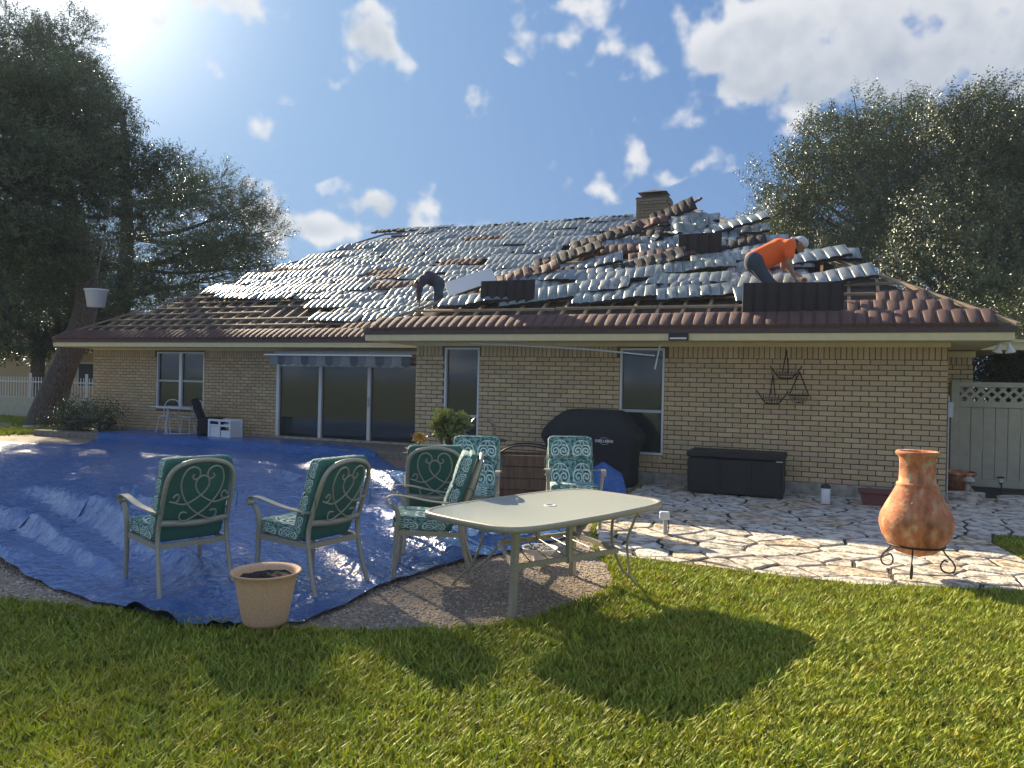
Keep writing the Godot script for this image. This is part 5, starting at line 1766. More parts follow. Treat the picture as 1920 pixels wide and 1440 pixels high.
func build_grill() -> void:
	var t := thing("covered_grill", "large barbecue grill under a black fitted cover", "grill", Vector3(-5.10, 0.0, 0.42))
	# cover lofted from the ground up: [y, half width, half depth, middle x]
	var rows := []
	var prof := [[0.03, 0.71, 0.30, 0.02], [0.20, 0.715, 0.30, 0.01], [0.45, 0.73, 0.305, 0.0], [0.62, 0.765, 0.315, 0.0], [0.70, 0.815, 0.32, 0.0], [0.78, 0.83, 0.325, 0.0], [0.86, 0.80, 0.32, 0.0], [0.97, 0.70, 0.30, 0.0], [1.08, 0.585, 0.27, 0.01], [1.165, 0.475, 0.23, 0.03], [1.19, 0.42, 0.19, 0.04], [1.20, 0.2, 0.08, 0.04], [1.20, 0.001, 0.001, 0.04]]
	for j in prof.size():
		var q: Array = prof[j]
		var row := []
		for k in 49:
			var u := TAU * (k % 48) / 48.0
			var x: float = signf(cos(u)) * pow(absf(cos(u)), 0.35) * q[1]; var z: float = signf(sin(u)) * pow(absf(sin(u)), 0.35) * q[2]
			var wv: float = 0.012 * sin(u * 7.0 + q[0] * 3.0) * clampf(1.0 - q[0], 0.0, 1.0) + 0.010 * noise.get_noise_2d(u * 300.0, q[0] * 600.0)
			row.append(Vector3(x * (1 + wv) + q[3], q[0] + 0.006 * noise.get_noise_2d(u * 200.0 + 40.0, q[0] * 500.0), z * (1 + wv * 1.5)))
		rows.append(row)
	var s := ST()
	grid(s, rows)
	obj("cover", s, M.black_cloth, t)
	var tm := TextMesh.new()
	tm.text = "GRILLMAN"
	var font := SystemFont.new(); font.font_names = PackedStringArray(["Droid Sans"]); font.font_weight = 800
	tm.font = font; tm.font_size = 32; tm.pixel_size = 0.0018; tm.depth = 0.003
	mesh_obj("printed_lettering", tm, M.white_plastic, t, Transform3D(Basis(Vector3.RIGHT, -0.03), Vector3(0.28, 0.715, 0.335)))
	s = ST()
	var ring := []
	for k in 33: ring.append(Vector3(0.28 + cos(TAU * k / 32.0) * 0.075, 0.715 + sin(TAU * k / 32.0) * 0.055, 0.331))
	tube(s, ring, 0.0035, 5, false)
	obj("printed_ring", s, M.grey_frame, t)
	s = ST()
	for q in [[-0.6, 0.2], [0.6, 0.2], [-0.6, -0.2], [0.6, -0.2]]:
		tube(s, [Vector3(q[0] - 0.015, 0.035, q[1]), Vector3(q[0] + 0.015, 0.035, q[1])], 0.035, 12)
	obj("casters", s, M.black_plastic, t)

func build_back_patio() -> void:
	var s: SurfaceTool
	# wooden box with bent rails
	var t := thing("wooden_planter_box", "weathered brown wooden planter box with bent metal rails between the two facing chairs", "planter", Vector3(-5.25, 0.02, 2.75), 0.3)
	for k in 4:
		s = ST()
		cbox(s, Vector3(0, 0.09 + k * 0.155, 0.26), Vector3(1.0, 0.148, 0.03), 0.006)
		obj("plank", s, M.brown_wood, t)
		s = ST()
		cbox(s, Vector3(0, 0.09 + k * 0.155, -0.26), Vector3(1.0, 0.148, 0.03), 0.006)
		obj("plank", s, M.brown_wood, t)
		for m in [-1.0, 1.0]:
			s = ST()
			cbox(s, Vector3(0.515 * m, 0.09 + k * 0.155, 0), Vector3(0.03, 0.148, 0.55), 0.006)
			obj("plank", s, M.brown_wood, t)
	s = ST()
	box(s, Vector3(0, 0.52, 0), Vector3(1.0, 0.02, 0.49))
	obj("soil", s, M.soil, t)
	for k in 2:
		s = ST()
		tube(s, smooth_path([Vector3(-0.48, 0.62, 0.2 - 0.38 * k), Vector3(-0.25, 0.74, 0.2 - 0.38 * k), Vector3(0.1, 0.735, 0.2 - 0.38 * k), Vector3(0.48, 0.62, 0.2 - 0.38 * k)], 5), 0.012, 8)
		obj("rail", s, M.iron, t)
	# round lidded fire bowl with a bent rusty pipe
	t = thing("round_side_table", "round dark side table with a bent rusty pipe behind the facing chair", "table", Vector3(-6.45, 0.02, 1.75))
	s = ST()
	lathe(s, [Vector2(0, 0.735), Vector2(0.2, 0.73), Vector2(0.36, 0.705), Vector2(0.37, 0.695), Vector2(0.36, 0.685), Vector2(0, 0.69)], 36)
	obj("top", s, M.brown_trim, t)
	s = ST()
	lathe(s, [Vector2(0.22, 0.0), Vector2(0.2, 0.03), Vector2(0.04, 0.06), Vector2(0.035, 0.68)], 20)
	obj("pedestal", s, M.iron, t)
	s = ST()
	tube(s, smooth_path([Vector3(0.22, 0.70, 0.1), Vector3(0.225, 0.86, 0.1), Vector3(0.20, 0.95, 0.1), Vector3(0.12, 1.03, 0.1)], 4), 0.028, 10)
	obj("pipe", s, M.wood_grey, t)
	# plants on a low stand
	var base := Vector3(-6.75, 0.02, 2.7)
	t = thing("plant_stand", "low plank plant stand before the first narrow window", "stand", base)
	s = ST()
	cbox(s, Vector3(0, 0.53, 0), Vector3(0.95, 0.035, 0.36), 0.006)
	obj("shelf", s, M.wood_grey, t)
	for q in [[-0.4, -0.13], [0.4, -0.13], [-0.4, 0.13], [0.4, 0.13]]:
		s = ST()
		cbox(s, Vector3(q[0], 0.256, q[1]), Vector3(0.045, 0.512, 0.045), 0.005)
		obj("leg", s, M.wood_grey, t)
	t = thing("jade_plant", "bushy jade plant in a dark bowl on the plank stand", "plant", base + Vector3(0.2, 0.55, 0))
	s = ST()
	lathe(s, [Vector2(0, 0), Vector2(0.11, 0), Vector2(0.17, 0.10), Vector2(0.175, 0.12), Vector2(0.155, 0.12), Vector2(0, 0.10)], 28)
	obj("bowl", s, M.brown_trim, t)
	var r := RandomNumberGenerator.new(); r.seed = 31
	s = ST()
	var ends := []
	for k in 16:
		var a := r.randf() * TAU
		var e := Vector3(cos(a) * r.randf_range(0.05, 0.26), r.randf_range(0.22, 0.52), sin(a) * r.randf_range(0.05, 0.2)) + Vector3(0.04, 0, 0)
		tube(s, smooth_path([Vector3(cos(a) * 0.02, 0.1, sin(a) * 0.02), e * Vector3(0.4, 0.55, 0.4) + Vector3(0, 0.05, 0), e], 3), [0.014, 0.013, 0.012, 0.011, 0.010, 0.008, 0.005], 6)
		ends.append(e)
	obj("stem", s, M.bark, t)
	var xs := []; var cs := []
	for e in ends:
		for k in 16:
			var d := Vector3(r.randfn(0, 1), r.randfn(0.3, 1), r.randfn(0, 1)).normalized()
			var bx := d.cross(Vector3(r.randf(), 1, r.randf())).normalized()
			xs.append(Transform3D(Basis(bx, d, bx.cross(d)).scaled(Vector3.ONE * r.randf_range(0.8, 1.4)), e + d * r.randf() * 0.05))
			cs.append(Color.WHITE * r.randf_range(1.0, 1.9))
	multi("leaves", sprig_mesh(4, 0.068, 0.06, 5, 0.8), M.leaf[2], xs, cs, t).set_meta("kind", "stuff")
	t = thing("yellow_plant", "small yellow plant in a terracotta saucer on the plank stand", "plant", base + Vector3(-0.28, 0.55, 0.02))
	s = ST()
	lathe(s, [Vector2(0, 0), Vector2(0.15, 0), Vector2(0.19, 0.05), Vector2(0.195, 0.065), Vector2(0.18, 0.065), Vector2(0.15, 0.03), Vector2(0, 0.03)], 28)
	obj("saucer", s, M.terracotta, t)
	s = ST()
	for k in 5: tube(s, [Vector3(0.02 * k - 0.04, 0.03, 0), Vector3(0.03 * k - 0.06, 0.16, 0.02 * (k % 2))], 0.006, 5)
	obj("stem", s, M.bark, t)
	var ym := mat(C(0.50, 0.36, 0.07), 0.6); ym.vertex_color_use_as_albedo = true
	xs = []; cs = []
	for k in 40:
		var d := Vector3(r.randfn(0, 1), r.randfn(0.3, 1), r.randfn(0, 1)).normalized()
		var bx := d.cross(Vector3(r.randf(), 1, r.randf())).normalized()
		xs.append(Transform3D(Basis(bx, d, bx.cross(d)), Vector3(r.randfn(0, 0.04), 0.14 + r.randf() * 0.08, r.randfn(0, 0.03))))
		cs.append(Color.WHITE * r.randf_range(0.7, 1.2))
	multi("leaves", sprig_mesh(4, 0.05, 0.04, 6, 0.7), ym, xs, cs, t).set_meta("kind", "stuff")
	# white wire table, with two wire chair hoops seen behind its top
	t = thing("wire_table", "white bent wire garden table before the double window", "table", Vector3(-16.45, 0.16, -1.85))
	s = ST()
	cbox(s, Vector3(0, 0.655, 0), Vector3(1.0, 0.02, 0.6), 0.005)
	obj("top", s, M.white_frame, t)
	for q in [[-0.42, -0.2], [0.0, 0.22], [0.42, -0.2]]:
		s = ST()
		tube(s, smooth_path([Vector3(q[0], 0.64, q[1]), Vector3(q[0] * 0.95, 0.42, q[1]), Vector3(q[0] * 1.15 - 0.03, 0.2, q[1]), Vector3(q[0] * 1.2, 0.04, q[1]), Vector3(q[0] * 1.1, 0.0, q[1])], 4), 0.013, 7)
		obj("leg", s, M.white_frame, t)
	s = ST()
	tube(s, smooth_path([Vector3(-0.5, 0.02, -0.2), Vector3(-0.1, 0.015, 0.2), Vector3(0.1, 0.015, 0.2), Vector3(0.5, 0.02, -0.2)], 4), 0.011, 7)
	tube(s, [Vector3(-0.40, 0.42, -0.2), Vector3(0.40, 0.42, -0.2)], 0.009, 6)
	obj("brace", s, M.white_frame, t)
	var hoop: Node3D
	for k in 2:
		t = thing("wire_chair", "white wire garden chair pushed under the wire table, %s" % ["nearer the brick wall's end" if k == 0 else "nearer the black armchair"], "chair", Vector3(-16.85 + 0.85 * k, 0.16, -2.2), 0.2 - 0.4 * k, "white wire garden chairs")
		s = ST()
		tube(s, smooth_path([Vector3(-0.2, 0.42, 0.1), Vector3(-0.2, 0.68, 0.05), Vector3(-0.12, 0.80, 0.03), Vector3(0, 0.82, 0.02), Vector3(0.12, 0.80, 0.03), Vector3(0.2, 0.68, 0.05), Vector3(0.2, 0.42, 0.1)], 4), 0.011, 7)
		obj("backrest", s, M.white_frame, t)
		s = ST()
		lathe(s, [Vector2(0, 0.425), Vector2(0.2, 0.425), Vector2(0.21, 0.415), Vector2(0.2, 0.405), Vector2(0, 0.41)], 24, Vector3(0, 0, 0.2))
		obj("seat", s, M.white_frame, t)
		for q in [[-0.15, 0.05], [0.15, 0.05], [-0.15, 0.35], [0.15, 0.35]]:
			s = ST()
			tube(s, [Vector3(q[0], 0.41, q[1]), Vector3(q[0] * 1.3, 0, q[1] + (q[1] - 0.2) * 0.3)], 0.01, 6)
			obj("leg", s, M.white_frame, t)
	# black armchair and white crate
	t = thing("black_armchair", "black reclining patio armchair against the brick wall", "chair", Vector3(-15.35, 0.14, -1.95), -0.9)
	s = ST()
	cushion(s, Vector3(0, 0.24, 0), Vector3(0.62, 0.44, 0.6), Basis(), 0, 0.05, 8)
	obj("seat", s, M.black_cloth, t)
	s = ST()
	cushion(s, Vector3(0, 0.62, 0.30), Vector3(0.56, 0.62, 0.14), Basis(Vector3.RIGHT, 0.35), 0, 0.15, 8)
	obj("backrest", s, M.black_cloth, t)
	t = thing("white_crate", "white slatted plastic crate beside the black armchair", "crate", Vector3(-14.75, 0.14, -1.75), -0.1)
	for q in [[Vector3(-0.35, 0.22, 0.17)], [Vector3(0.0, 0.22, 0.17)], [Vector3(0.35, 0.22, 0.17)], [Vector3(-0.35, 0.22, -0.17)], [Vector3(0.35, 0.22, -0.17)]]:
		s = ST()
		cbox(s, q[0], Vector3(0.05, 0.44, 0.03), 0.004)
		obj("upright", s, M.white_plastic, t)
	for y in [0.025, 0.30, 0.42]:
		s = ST()
		cbox(s, Vector3(0, y, 0.155), Vector3(0.72, 0.05, 0.02), 0.004); cbox(s, Vector3(0, y, -0.155), Vector3(0.72, 0.05, 0.02), 0.004)
		obj("slat", s, M.white_plastic, t)
	s = ST()
	cbox(s, Vector3(-0.18, 0.16, 0.145), Vector3(0.30, 0.22, 0.015), 0.004); cbox(s, Vector3(0.18, 0.12, 0.145), Vector3(0.30, 0.14, 0.015), 0.004); cbox(s, Vector3(0.34, 0.22, 0), Vector3(0.02, 0.40, 0.30), 0.004)
	obj("panel", s, M.white_plastic, t)
	# rough stones round the tree, leaves on the ground
	for k in 7:
		var a := TAU * k / 7.0
		var poly := PackedVector2Array()
		var cx := -22.7 + cos(a) * 1.0; var cz := -2.9 + sin(a) * 0.9
		for j in 8: poly.append(Vector2(cx + cos(TAU * j / 8.0) * r.randf_range(0.18, 0.3), cz + sin(TAU * j / 8.0) * r.randf_range(0.14, 0.2)))
		s = ST()
		stone_mesh(s, poly, r.randf_range(0.1, 0.2), 0.22, Vector2(0.05, 0.05))
		var o := obj("border_stone", s, M.stone[k % 5])
		tag(o, "rough stone in the ring round the leaning oak's foot", "stone", "stones round the oak")
	# fence side: terracotta bowl, garden figure, path light
	t = thing("terracotta_bowl", "wide terracotta bowl tucked behind the house corner by the fence", "pot", Vector3(0.36, 0.03, -1.72))
	s = ST()
	lathe(s, [Vector2(0, 0), Vector2(0.17, 0), Vector2(0.25, 0.22), Vector2(0.265, 0.25), Vector2(0.285, 0.255), Vector2(0.285, 0.295), Vector2(0.265, 0.30), Vector2(0.25, 0.26), Vector2(0, 0.22)], 32)
	obj("bowl", s, M.terracotta, t)
	t = thing("garden_figure", "small pale stone garden figure sitting under a mushroom cap", "statue", Vector3(0.46, 0.02, -1.18))
	s = ST()
	lathe(s, [Vector2(0, 0.29), Vector2(0.03, 0.287), Vector2(0.065, 0.265), Vector2(0.088, 0.225), Vector2(0.09, 0.212), Vector2(0.06, 0.215), Vector2(0, 0.215)], 24)
	obj("mushroom_cap", s, M.stone[1], t)
	s = body_mesh([[Vector3(-0.02, 0.03, 0), Vector3(-0.02, 0.13, 0), 0.048, 0.035], [Vector3(-0.015, 0.17, 0.005), Vector3(-0.015, 0.18, 0.005), 0.03, 0.03], [Vector3(-0.01, 0.03, 0.02), Vector3(0.08, 0.035, 0.05), 0.028, 0.024], [Vector3(0.015, 0.12, 0.01), Vector3(0.05, 0.07, 0.04), 0.016, 0.014], [Vector3(-0.06, 0.02, 0), Vector3(0.08, 0.01, 0.02), 0.03, 0.03], [Vector3(-0.02, 0.18, 0), Vector3(0, 0.22, 0), 0.03, 0.03]], 0.009, 0.02)
	obj("figure", s, M.stone[2], t)
	t = thing("path_light", "small black solar path light in the bed before the fence", "light", Vector3(0.92, 0.03, -1.40), 0.4)
	s = ST()
	tube(s, [Vector3(0, 0, 0), Vector3(0.012, 0.17, 0)], 0.012, 8)
	obj("stake", s, M.black_plastic, t)
	s = ST()
	lathe(s, [Vector2(0.02, 0.16), Vector2(0.032, 0.185), Vector2(0.034, 0.19)], 12)
	lathe(s, [Vector2(0.075, 0.262), Vector2(0.06, 0.275), Vector2(0.0, 0.288)], 4); lathe(s, [Vector2(0, 0.255), Vector2(0.075, 0.262)], 4)
	obj("cap", s, M.black_plastic, t)
	s = ST()
	lathe(s, [Vector2(0.03, 0.19), Vector2(0.04, 0.256)], 12)
	obj("lens", s, M.white_frame, t)

# ---------------------------------------------------------------- things fixed to the walls and eaves
func build_wall_things() -> void:
	var s: SurfaceTool
	# hanging wire baskets
	var k := 0
	for q in [[-2.18, 2.20, 0.23, 0.20, "wide wire basket hanging on the brick wall, topmost of three"], [-2.365, 1.81, 0.23, 0.17, "flared wire basket hanging on the brick wall beside the round one"], [-1.985, 1.86, 0.145, 0.10, "round wire basket hanging on the brick wall beside the flared pair"]]:
		var t := thing("wire_basket", q[4], "basket", Vector3(q[0], q[1], 0.05), 0.0, "wire wall baskets")
		t.scale = Vector3(1, 1.32, 1)
		var low := -0.33; var rim: float = q[2]
		s = ST()
		if k < 2:
			tube(s, smooth_path([Vector3(-rim, -0.19, 0.02), Vector3(-rim * 0.55, -0.30, 0.08), Vector3(-0.08, low, 0.10), Vector3(0.08, low, 0.10), Vector3(rim * 0.55, -0.30, 0.08), Vector3(rim, -0.19, 0.02)], 4), 0.008, 6)
		else:
			var ring := []
			for j in 25: ring.append(Vector3(cos(TAU * j / 24.0) * rim, -0.27, 0.10 + sin(TAU * j / 24.0) * 0.09))
			tube(s, ring, 0.007, 6, false)
		obj("rim", s, M.iron, t)
		for m in [-1.0, 1.0]:
			s = ST()
			tube(s, [Vector3(0, 0.0, 0.0), Vector3((0.04 if k < 2 else 0.13) * m, -0.25, 0.06)], 0.009, 6)
			obj("hanger", s, M.iron, t)
		for j in 7:
			var u := -1.0 + 2.0 * j / 6.0
			s = ST()
			var wd: float = rim * (0.6 if k < 2 else 0.95)
			tube(s, smooth_path([Vector3(u * wd, -0.24, 0.12 - 0.06 * u * u), Vector3(u * wd * 0.75, -0.32, 0.11), Vector3(u * wd * 0.4, -0.36 if k == 2 else low - 0.01, 0.06), Vector3(0, -0.34, 0.02)], 3), 0.003, 5)
			obj("wire", s, M.iron, t)
		s = ST()
		for hh in [-0.265, -0.30]:
			var ring := []
			for j in 25: ring.append(Vector3(cos(TAU * j / 24.0) * rim * (0.55 if k < 2 else 0.9), hh, 0.09 + sin(TAU * j / 24.0) * 0.06))
			tube(s, ring, 0.003, 5, false)
		obj("wire_ring", s, M.iron, t)
		k += 1
	# black flood light box on the fascia
	var f := thing("fascia_lamp", "black rectangular lamp box on the cream fascia", "lamp", Vector3(-3.70, 2.352, 0.68))
	s = ST()
	cbox(s, Vector3(0, 0, 0.03), Vector3(0.30, 0.105, 0.06), 0.008)
	obj("housing", s, M.black_plastic, f)
	s = ST()
	cbox(s, Vector3(0, -0.022, 0.062), Vector3(0.25, 0.026, 0.008), 0.003)
	obj("lens", s, M.white_plastic, f)
	# pair of flood lamps under the right eave
	f = thing("flood_lamps", "pair of white bell shaped flood lamps under the right eave corner", "lamp", Vector3(0.62, 2.30, 0.30))
	s = ST()
	lathe(s, [Vector2(0, 0), Vector2(0.05, 0), Vector2(0.05, -0.02), Vector2(0, -0.025)], 16)
	obj("mount", s, M.white_plastic, f)
	for m in [-1.0, 1.0]:
		s = ST()
		lathe(s, [Vector2(0.018, -0.01), Vector2(0.024, -0.05), Vector2(0.030, -0.07), Vector2(0.055, -0.12), Vector2(0.066, -0.14), Vector2(0.06, -0.142), Vector2(0, -0.135)], 20)
		var o := obj("lamp_head", s, M.white_plastic, f)
		o.position = Vector3(0.045 * m, -0.005, 0.02 * m)
		o.rotation = Vector3(0.15, 0, 0.2 * m)
	# retracted awning over the sliding door
	var a := thing("retracted_awning", "rolled up striped grey awning with a white front bar over the sliding door", "awning", Vector3(-11.9, 2.0, -2.2))
	s = ST()
	cbox(s, Vector3(0.1, 0.125, 0.3), Vector3(3.95, 0.035, 0.04), 0.006)
	obj("front_bar", s, M.white_plastic, a)
	s = ST()
	tube(s, [Vector3(-1.8, 0.17, -0.05), Vector3(2.05, 0.17, -0.05)], 0.085, 12)
	obj("roller", s, M.grey_frame, a)
	s = ST()
	var i := 0
	var x := -1.72
	var stripes := [mat(C(0.20, 0.22, 0.22), 0.9), mat(C(0.07, 0.085, 0.095), 0.9), mat(C(0.13, 0.145, 0.15), 0.9)]
	while x < 2.0:
		s = ST()
		var rows := []
		for j in 4:
			var row := []
			for c in 7:
				var u := c / 6.0
				row.append(Vector3(x + u * 0.22, 0.105 - j * 0.065 - (0.03 * sin(PI * u) if j == 3 else 0.0), 0.285 + 0.01 * sin((x + u * 0.22) * 9.0) * j))
			rows.append(row)
		grid(s, rows)
		obj("valance_scallop", s, stripes[i % 3], a)
		x += 0.22
		i += 1
	for m in [-1.75, 2.0]:
		s = ST()
		bar(s, Vector3(m, 0.16, -0.3), Vector3(m, 0.13, 0.28), 0.03, 0.05)
		obj("arm", s, M.grey_frame, a)
	# loose pole with a cross bracket hanging under the wing's eave
	var p := thing("hanging_pole", "thin white metal pole with a cross bracket hanging under the eave", "pole", Vector3(-5.7, 2.0, 0.45))
	s = ST()
	tube(s, smooth_path([Vector3(-1.62, 0.27, 0.02), Vector3(-0.5, 0.22, 0), Vector3(0.5, 0.17, 0), Vector3(1.58, 0.075, -0.04)], 4), 0.014, 8)
	obj("pole", s, M.white_frame, p)
	s = ST()
	bar(s, Vector3(1.655, 0.26, -0.06), Vector3(1.585, -0.14, -0.03), 0.07, 0.014)
	obj("cross_bracket", s, M.white_frame, p)
	s = ST()
	bar(s, Vector3(1.645, 0.30, -0.06), Vector3(1.65, 0.20, -0.06), 0.03, 0.02)
	obj("hook", s, M.grey_frame, p)
	# conduit on the wall corner
	var g := thing("wall_conduit", "thin grey conduit running up the house's right corner", "pipe", Vector3(0.02, 0.0, -0.05))
	s = ST()
	tube(s, [Vector3(0, 0.05, 0), Vector3(0, 1.55, 0)], 0.012, 6)
	obj("pipe", s, M.grey_frame, g)
	s = ST()
	cbox(s, Vector3(0.02, 1.35, 0), Vector3(0.07, 0.22, 0.06), 0.006)
	obj("junction_box", s, M.grey_frame, g)
	# white bucket on a rope from the oak
	var bk := at_depth(180, 576, 19.5)
	var b := thing("hanging_bucket", "white bucket hanging on a rope below the oak", "bucket", bk)
	s = ST()
	lathe(s, [Vector2(0, 0), Vector2(0.20, 0), Vector2(0.265, 0.42), Vector2(0.285, 0.425), Vector2(0.285, 0.45), Vector2(0.262, 0.45), Vector2(0.19, 0.02), Vector2(0, 0.02)], 28)
	obj("bucket", s, M.white_plastic, b)
	s = ST()
	var hp := []
	for j in 13: hp.append(Vector3(cos(PI * j / 12.0) * 0.27, 0.43 + sin(PI * j / 12.0) * 0.28, 0))
	tube(s, hp, 0.008, 6)
	obj("handle", s, M.iron, b)
	s = ST()
	tube(s, [Vector3(0, 0.7, 0), Vector3(-0.05, 1.6, -0.2), Vector3(-0.15, 2.6, -0.5)], 0.008, 6)
	obj("rope", s, M.wood_grey, b)

# ---------------------------------------------------------------- people
# joints are given in a frame whose x runs to the right of the photographer and z towards him
func hand_bones(wrist: Vector3, dir: Vector3, across: Vector3, curl: Vector3) -> Array:
	var out := []
	var palm := wrist + dir * 0.075
	out.append([wrist, palm, 0.026, 0.03])
	for k in 4:
		var o := across * (0.030 - 0.020 * k)
		var l: float = [0.036, 0.042, 0.040, 0.031][k]
		var a := palm + o
		var b := a + dir * l
		var c := b + (dir * 0.5 + curl).normalized() * l * 0.75
		out.append([a, b, 0.0095, 0.009]); out.append([b, c, 0.009, 0.0075])
	var th := wrist + dir * 0.03 + across * 0.03
	var t2 := th + (across * 0.7 + dir * 0.6).normalized() * 0.035
	out.append([th, t2, 0.012, 0.010]); out.append([t2, t2 + (dir + curl * 0.5).normalized() * 0.03, 0.010, 0.008])
	return out

func head_bones(c: Vector3, face: Vector3, up: Vector3) -> Array:
	var side := face.cross(up).normalized()
	return [[c + up * 0.03 - face * 0.015, c + up * 0.035 + face * 0.01, 0.088, 0.086], [c - up * 0.05 + face * 0.03, c - up * 0.085 + face * 0.045, 0.062, 0.040],
		[c + face * 0.085 + up * 0.005, c + face * 0.112 - up * 0.022, 0.012, 0.014], [c + face * 0.083 - up * 0.052 - side * 0.015, c + face * 0.083 - up * 0.052 + side * 0.015, 0.012, 0.012],
		[c + face * 0.078 + up * 0.026 - side * 0.035, c + face * 0.078 + up * 0.026 + side * 0.035, 0.016, 0.016],
		[c + side * 0.085, c + side * 0.090 - up * 0.03, 0.018, 0.012], [c - side * 0.085, c - side * 0.090 - up * 0.03, 0.018, 0.012]]

func eyes(parent: Node3D, c: Vector3, face: Vector3, up: Vector3) -> void:
	var side := face.cross(up).normalized()
	for m in [-1.0, 1.0]:
		var s := ST()
		lathe(s, [Vector2(0, 0.011), Vector2(0.008, 0.008), Vector2(0.011, 0.0), Vector2(0.008, -0.008), Vector2(0, -0.011)], 10, c + face * 0.083 + up * 0.008 + side * 0.032 * m)
		obj("eye", s, M.hair, parent)

func build_people() -> void:
	var flat_b := Basis(Vector3.UP, deg_to_rad(YAW))
	# orange shirted worker bent over a panel on the wing roof
	var o := Vector3(-2.52, 3.02, -0.16)
	var p := thing("person", "worker in an orange shirt, jeans and pale backward cap bending over a dark panel", "person", o)
	p.basis = flat_b
	var hip := Vector3(-0.20, 0.55, 0.0)
	var hl := hip + Vector3(0, -0.02, 0.10); var hr := hip + Vector3(0.03, -0.02, -0.10)
	var kl := Vector3(-0.02, 0.22, 0.16); var kr := Vector3(0.17, 0.20, -0.16)
	var fl := Vector3(-0.14, -0.13, 0.10); var fr := Vector3(0.10, -0.05, -0.14)
	var chest := Vector3(0.20, 0.78, 0.0); var neck := Vector3(0.36, 0.84, 0.0)
	var sl := Vector3(0.30, 0.80, 0.185); var sr := Vector3(0.32, 0.82, -0.185)
	var el := Vector3(0.27, 0.50, 0.25); var wl := Vector3(0.36, 0.27, 0.27)
	var er := Vector3(0.36, 0.54, -0.25); var wr := Vector3(0.52, 0.33, 0.05)
	var hc := Vector3(0.50, 0.83, 0.02); var fdir := Vector3(0.62, -0.72, 0.25).normalized(); var fup := Vector3(0.74, 0.66, 0.05).normalized()
	fup = (fup - fdir * fup.dot(fdir)).normalized()
	var skin := [[chest, neck, 0.10, 0.06], [neck, hc - fup * 0.05, 0.058, 0.055], [sl, el, 0.052, 0.042], [el, wl, 0.043, 0.029], [sr, er, 0.052, 0.042], [er, wr, 0.043, 0.029], [hip, chest, 0.11, 0.11], [hl, kl, 0.08, 0.055], [hr, kr, 0.08, 0.055], [kl, fl, 0.052, 0.04], [kr, fr, 0.052, 0.04]]
	var body := body_mesh(skin + head_bones(hc, fdir, fup), 0.014, 0.03)
	for w in [[wl, (wl - el).normalized(), Vector3(0.2, 0.1, 0.97)], [wr, (wr - er).normalized(), Vector3(-0.3, 0.2, -0.93)]]:
		body.append_from(hand_mesh(w[0], w[1], w[2]), 0, Transform3D())
	var bo := obj("body", body, M.skin, p)
	eyes(bo, hc, fdir, fup)
	var shirt := body_mesh([[hip + Vector3(0.0, 0.04, 0), chest, 0.135, 0.155], [hip + Vector3(0.16, 0.0, 0), chest + Vector3(0.0, -0.08, 0), 0.13, 0.14], [chest + Vector3(0, 0.0, 0.06), sl, 0.12, 0.085], [chest + Vector3(0, 0.0, -0.06), sr, 0.12, 0.085], [chest, neck - Vector3(0.05, 0.0, 0), 0.13, 0.075], [sl, sl.lerp(el, 0.55), 0.082, 0.075], [sr, sr.lerp(er, 0.55), 0.082, 0.075]], 0.018, 0.05)
	obj("shirt", shirt, M.orange, bo)
	var jeans := body_mesh([[hip + Vector3(-0.01, 0.01, 0.05), hip + Vector3(0.02, 0.0, -0.05), 0.145, 0.145], [hl, kl, 0.115, 0.085], [hr, kr, 0.115, 0.085], [kl, fl + Vector3(0, 0.03, 0), 0.083, 0.068], [kr, fr + Vector3(0, 0.03, 0), 0.083, 0.068]], 0.018, 0.04)
	obj("jeans", jeans, M.denim, bo)
	var shoes := body_mesh([[fl + Vector3(-0.04, -0.04, 0), fl + Vector3(0.15, -0.06, 0.03), 0.052, 0.042], [fr + Vector3(-0.04, -0.04, 0), fr + Vector3(0.15, -0.06, 0.0), 0.052, 0.042]], 0.018, 0.03)
	obj("boots", shoes, M.black_plastic, bo)
	# dark hair and beard, pale cap worn back to front
	var hair := body_mesh([[hc - fdir * 0.03 - fup * 0.01, hc - fdir * 0.04 - fup * 0.06, 0.088, 0.07], [hc + fdir * 0.02 - fup * 0.10, hc + fdir * 0.06 - fup * 0.10, 0.058, 0.036]], 0.014, 0.03)
	obj("hair", hair, M.hair, bo)
	var cap := body_mesh([[hc + fup * 0.055 - fdir * 0.015, hc + fup * 0.06 + fdir * 0.015, 0.096, 0.092], [hc + fup * 0.03 - fdir * 0.09, hc + fup * 0.0 - fdir * 0.145, 0.045, 0.03]], 0.014, 0.03)
	obj("cap", cap, M.cap, bo)
	# the panel that he holds
	var hp := place_panel("held_tile_panel", panel_mesh(8, 1.42, 0.46, 0.0, 21, 0.01), M.dark_tile, Transform3D(Basis(Vector3(1, 0, 0), Vector3(0, 0.10, 0.995), Vector3(0, -0.995, 0.10)) * Basis(Vector3.UP, -0.02), Vector3(-2.11, 2.73, 0.36)), self)
	tag(hp, "dark granule coated tile panel held upright on the eave by the orange shirted worker", "roof panel")
	# dark clad worker bent double beyond the wing's left hip
	o = Vector3(-9.95, 3.20, -3.05)
	p = thing("person", "worker in dark clothes bent double on the main roof slope", "person", o)
	p.basis = flat_b
	hip = Vector3(0.10, 0.62, 0.0)
	hl = hip + Vector3(0, -0.02, 0.09); hr = hip + Vector3(0, -0.02, -0.09)
	kl = Vector3(0.10, 0.33, 0.16); kr = Vector3(0.12, 0.33, -0.10)
	fl = Vector3(0.06, 0.02, 0.16); fr = Vector3(0.12, 0.08, -0.14)
	chest = Vector3(-0.12, 0.74, 0.08); neck = Vector3(-0.27, 0.66, 0.12)
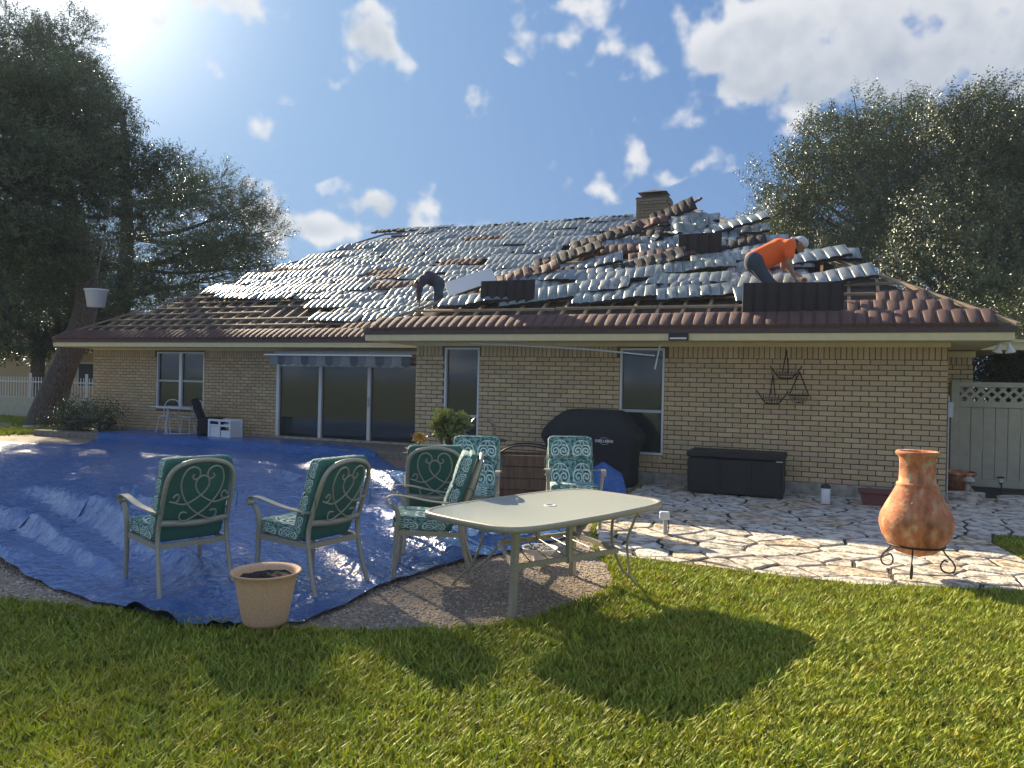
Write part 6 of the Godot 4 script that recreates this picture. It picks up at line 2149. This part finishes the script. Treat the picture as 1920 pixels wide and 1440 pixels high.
	sl = Vector3(-0.22, 0.68, 0.27); sr = Vector3(-0.25, 0.70, -0.06)
	el = Vector3(-0.30, 0.42, 0.30); wl = Vector3(-0.30, 0.17, 0.30)
	er = Vector3(-0.36, 0.46, -0.05); wr = Vector3(-0.36, 0.24, 0.0)
	hc = Vector3(-0.33, 0.55, 0.17); fdir = Vector3(-0.45, -0.80, 0.35).normalized(); fup = Vector3(-0.75, 0.1, 0.4)
	fup = (fup - fdir * fup.dot(fdir)).normalized()
	body = body_mesh([[chest, neck, 0.10, 0.06], [neck, hc - fup * 0.05, 0.058, 0.055], [sl, el, 0.052, 0.042], [el, wl, 0.043, 0.029], [sr, er, 0.052, 0.042], [er, wr, 0.043, 0.029], [hip, chest, 0.11, 0.11], [hl, kl, 0.08, 0.055], [hr, kr, 0.08, 0.055], [kl, fl, 0.052, 0.04], [kr, fr, 0.052, 0.04]] + head_bones(hc, fdir, fup), 0.018, 0.03)
	for w in [[wl, Vector3(0, -1, 0.05).normalized(), Vector3(0.2, 0, 0.97)], [wr, Vector3(0, -1, 0.1).normalized(), Vector3(0.2, 0, -0.97)]]:
		body.append_from(hand_mesh(w[0], w[1], w[2]), 0, Transform3D())
	bo = obj("body", body, M.skin, p)
	eyes(bo, hc, fdir, fup)
	obj("shirt", body_mesh([[hip + Vector3(-0.02, 0.03, 0), chest, 0.14, 0.15], [chest, neck + Vector3(0.05, 0, 0), 0.14, 0.08], [chest, sl, 0.12, 0.085], [chest, sr, 0.12, 0.085], [sl, el, 0.08, 0.062], [el, wl + Vector3(0, 0.05, 0), 0.06, 0.045], [sr, er, 0.08, 0.062], [er, wr + Vector3(0, 0.05, 0), 0.06, 0.045]], 0.02, 0.05), M.dark_shirt, bo)
	obj("trousers", body_mesh([[hip + Vector3(0.01, 0, 0.05), hip + Vector3(0.01, 0, -0.05), 0.145, 0.145], [hl, kl, 0.112, 0.085], [hr, kr, 0.112, 0.085], [kl, fl + Vector3(0, 0.03, 0), 0.082, 0.065], [kr, fr + Vector3(0, 0.03, 0), 0.082, 0.065]], 0.02, 0.04), M.denim, bo)
	obj("boots", body_mesh([[fl + Vector3(0.04, -0.03, 0), fl + Vector3(-0.14, -0.04, 0.03), 0.05, 0.04], [fr + Vector3(0.04, -0.03, 0), fr + Vector3(-0.14, -0.04, 0.03), 0.05, 0.04]], 0.02, 0.03), M.black_plastic, bo)
	obj("hair", body_mesh([[hc - fdir * 0.02 + fup * 0.03, hc - fdir * 0.03 - fup * 0.02, 0.098, 0.09]], 0.018, 0.03), M.hair, bo)

func hand_mesh(wrist: Vector3, dir: Vector3, across: Vector3) -> ArrayMesh:
	across = (across - dir * across.dot(dir)).normalized()
	var s := body_mesh(hand_bones(wrist, dir, across, dir.cross(across)), 0.006, 0.008)
	return s.commit()
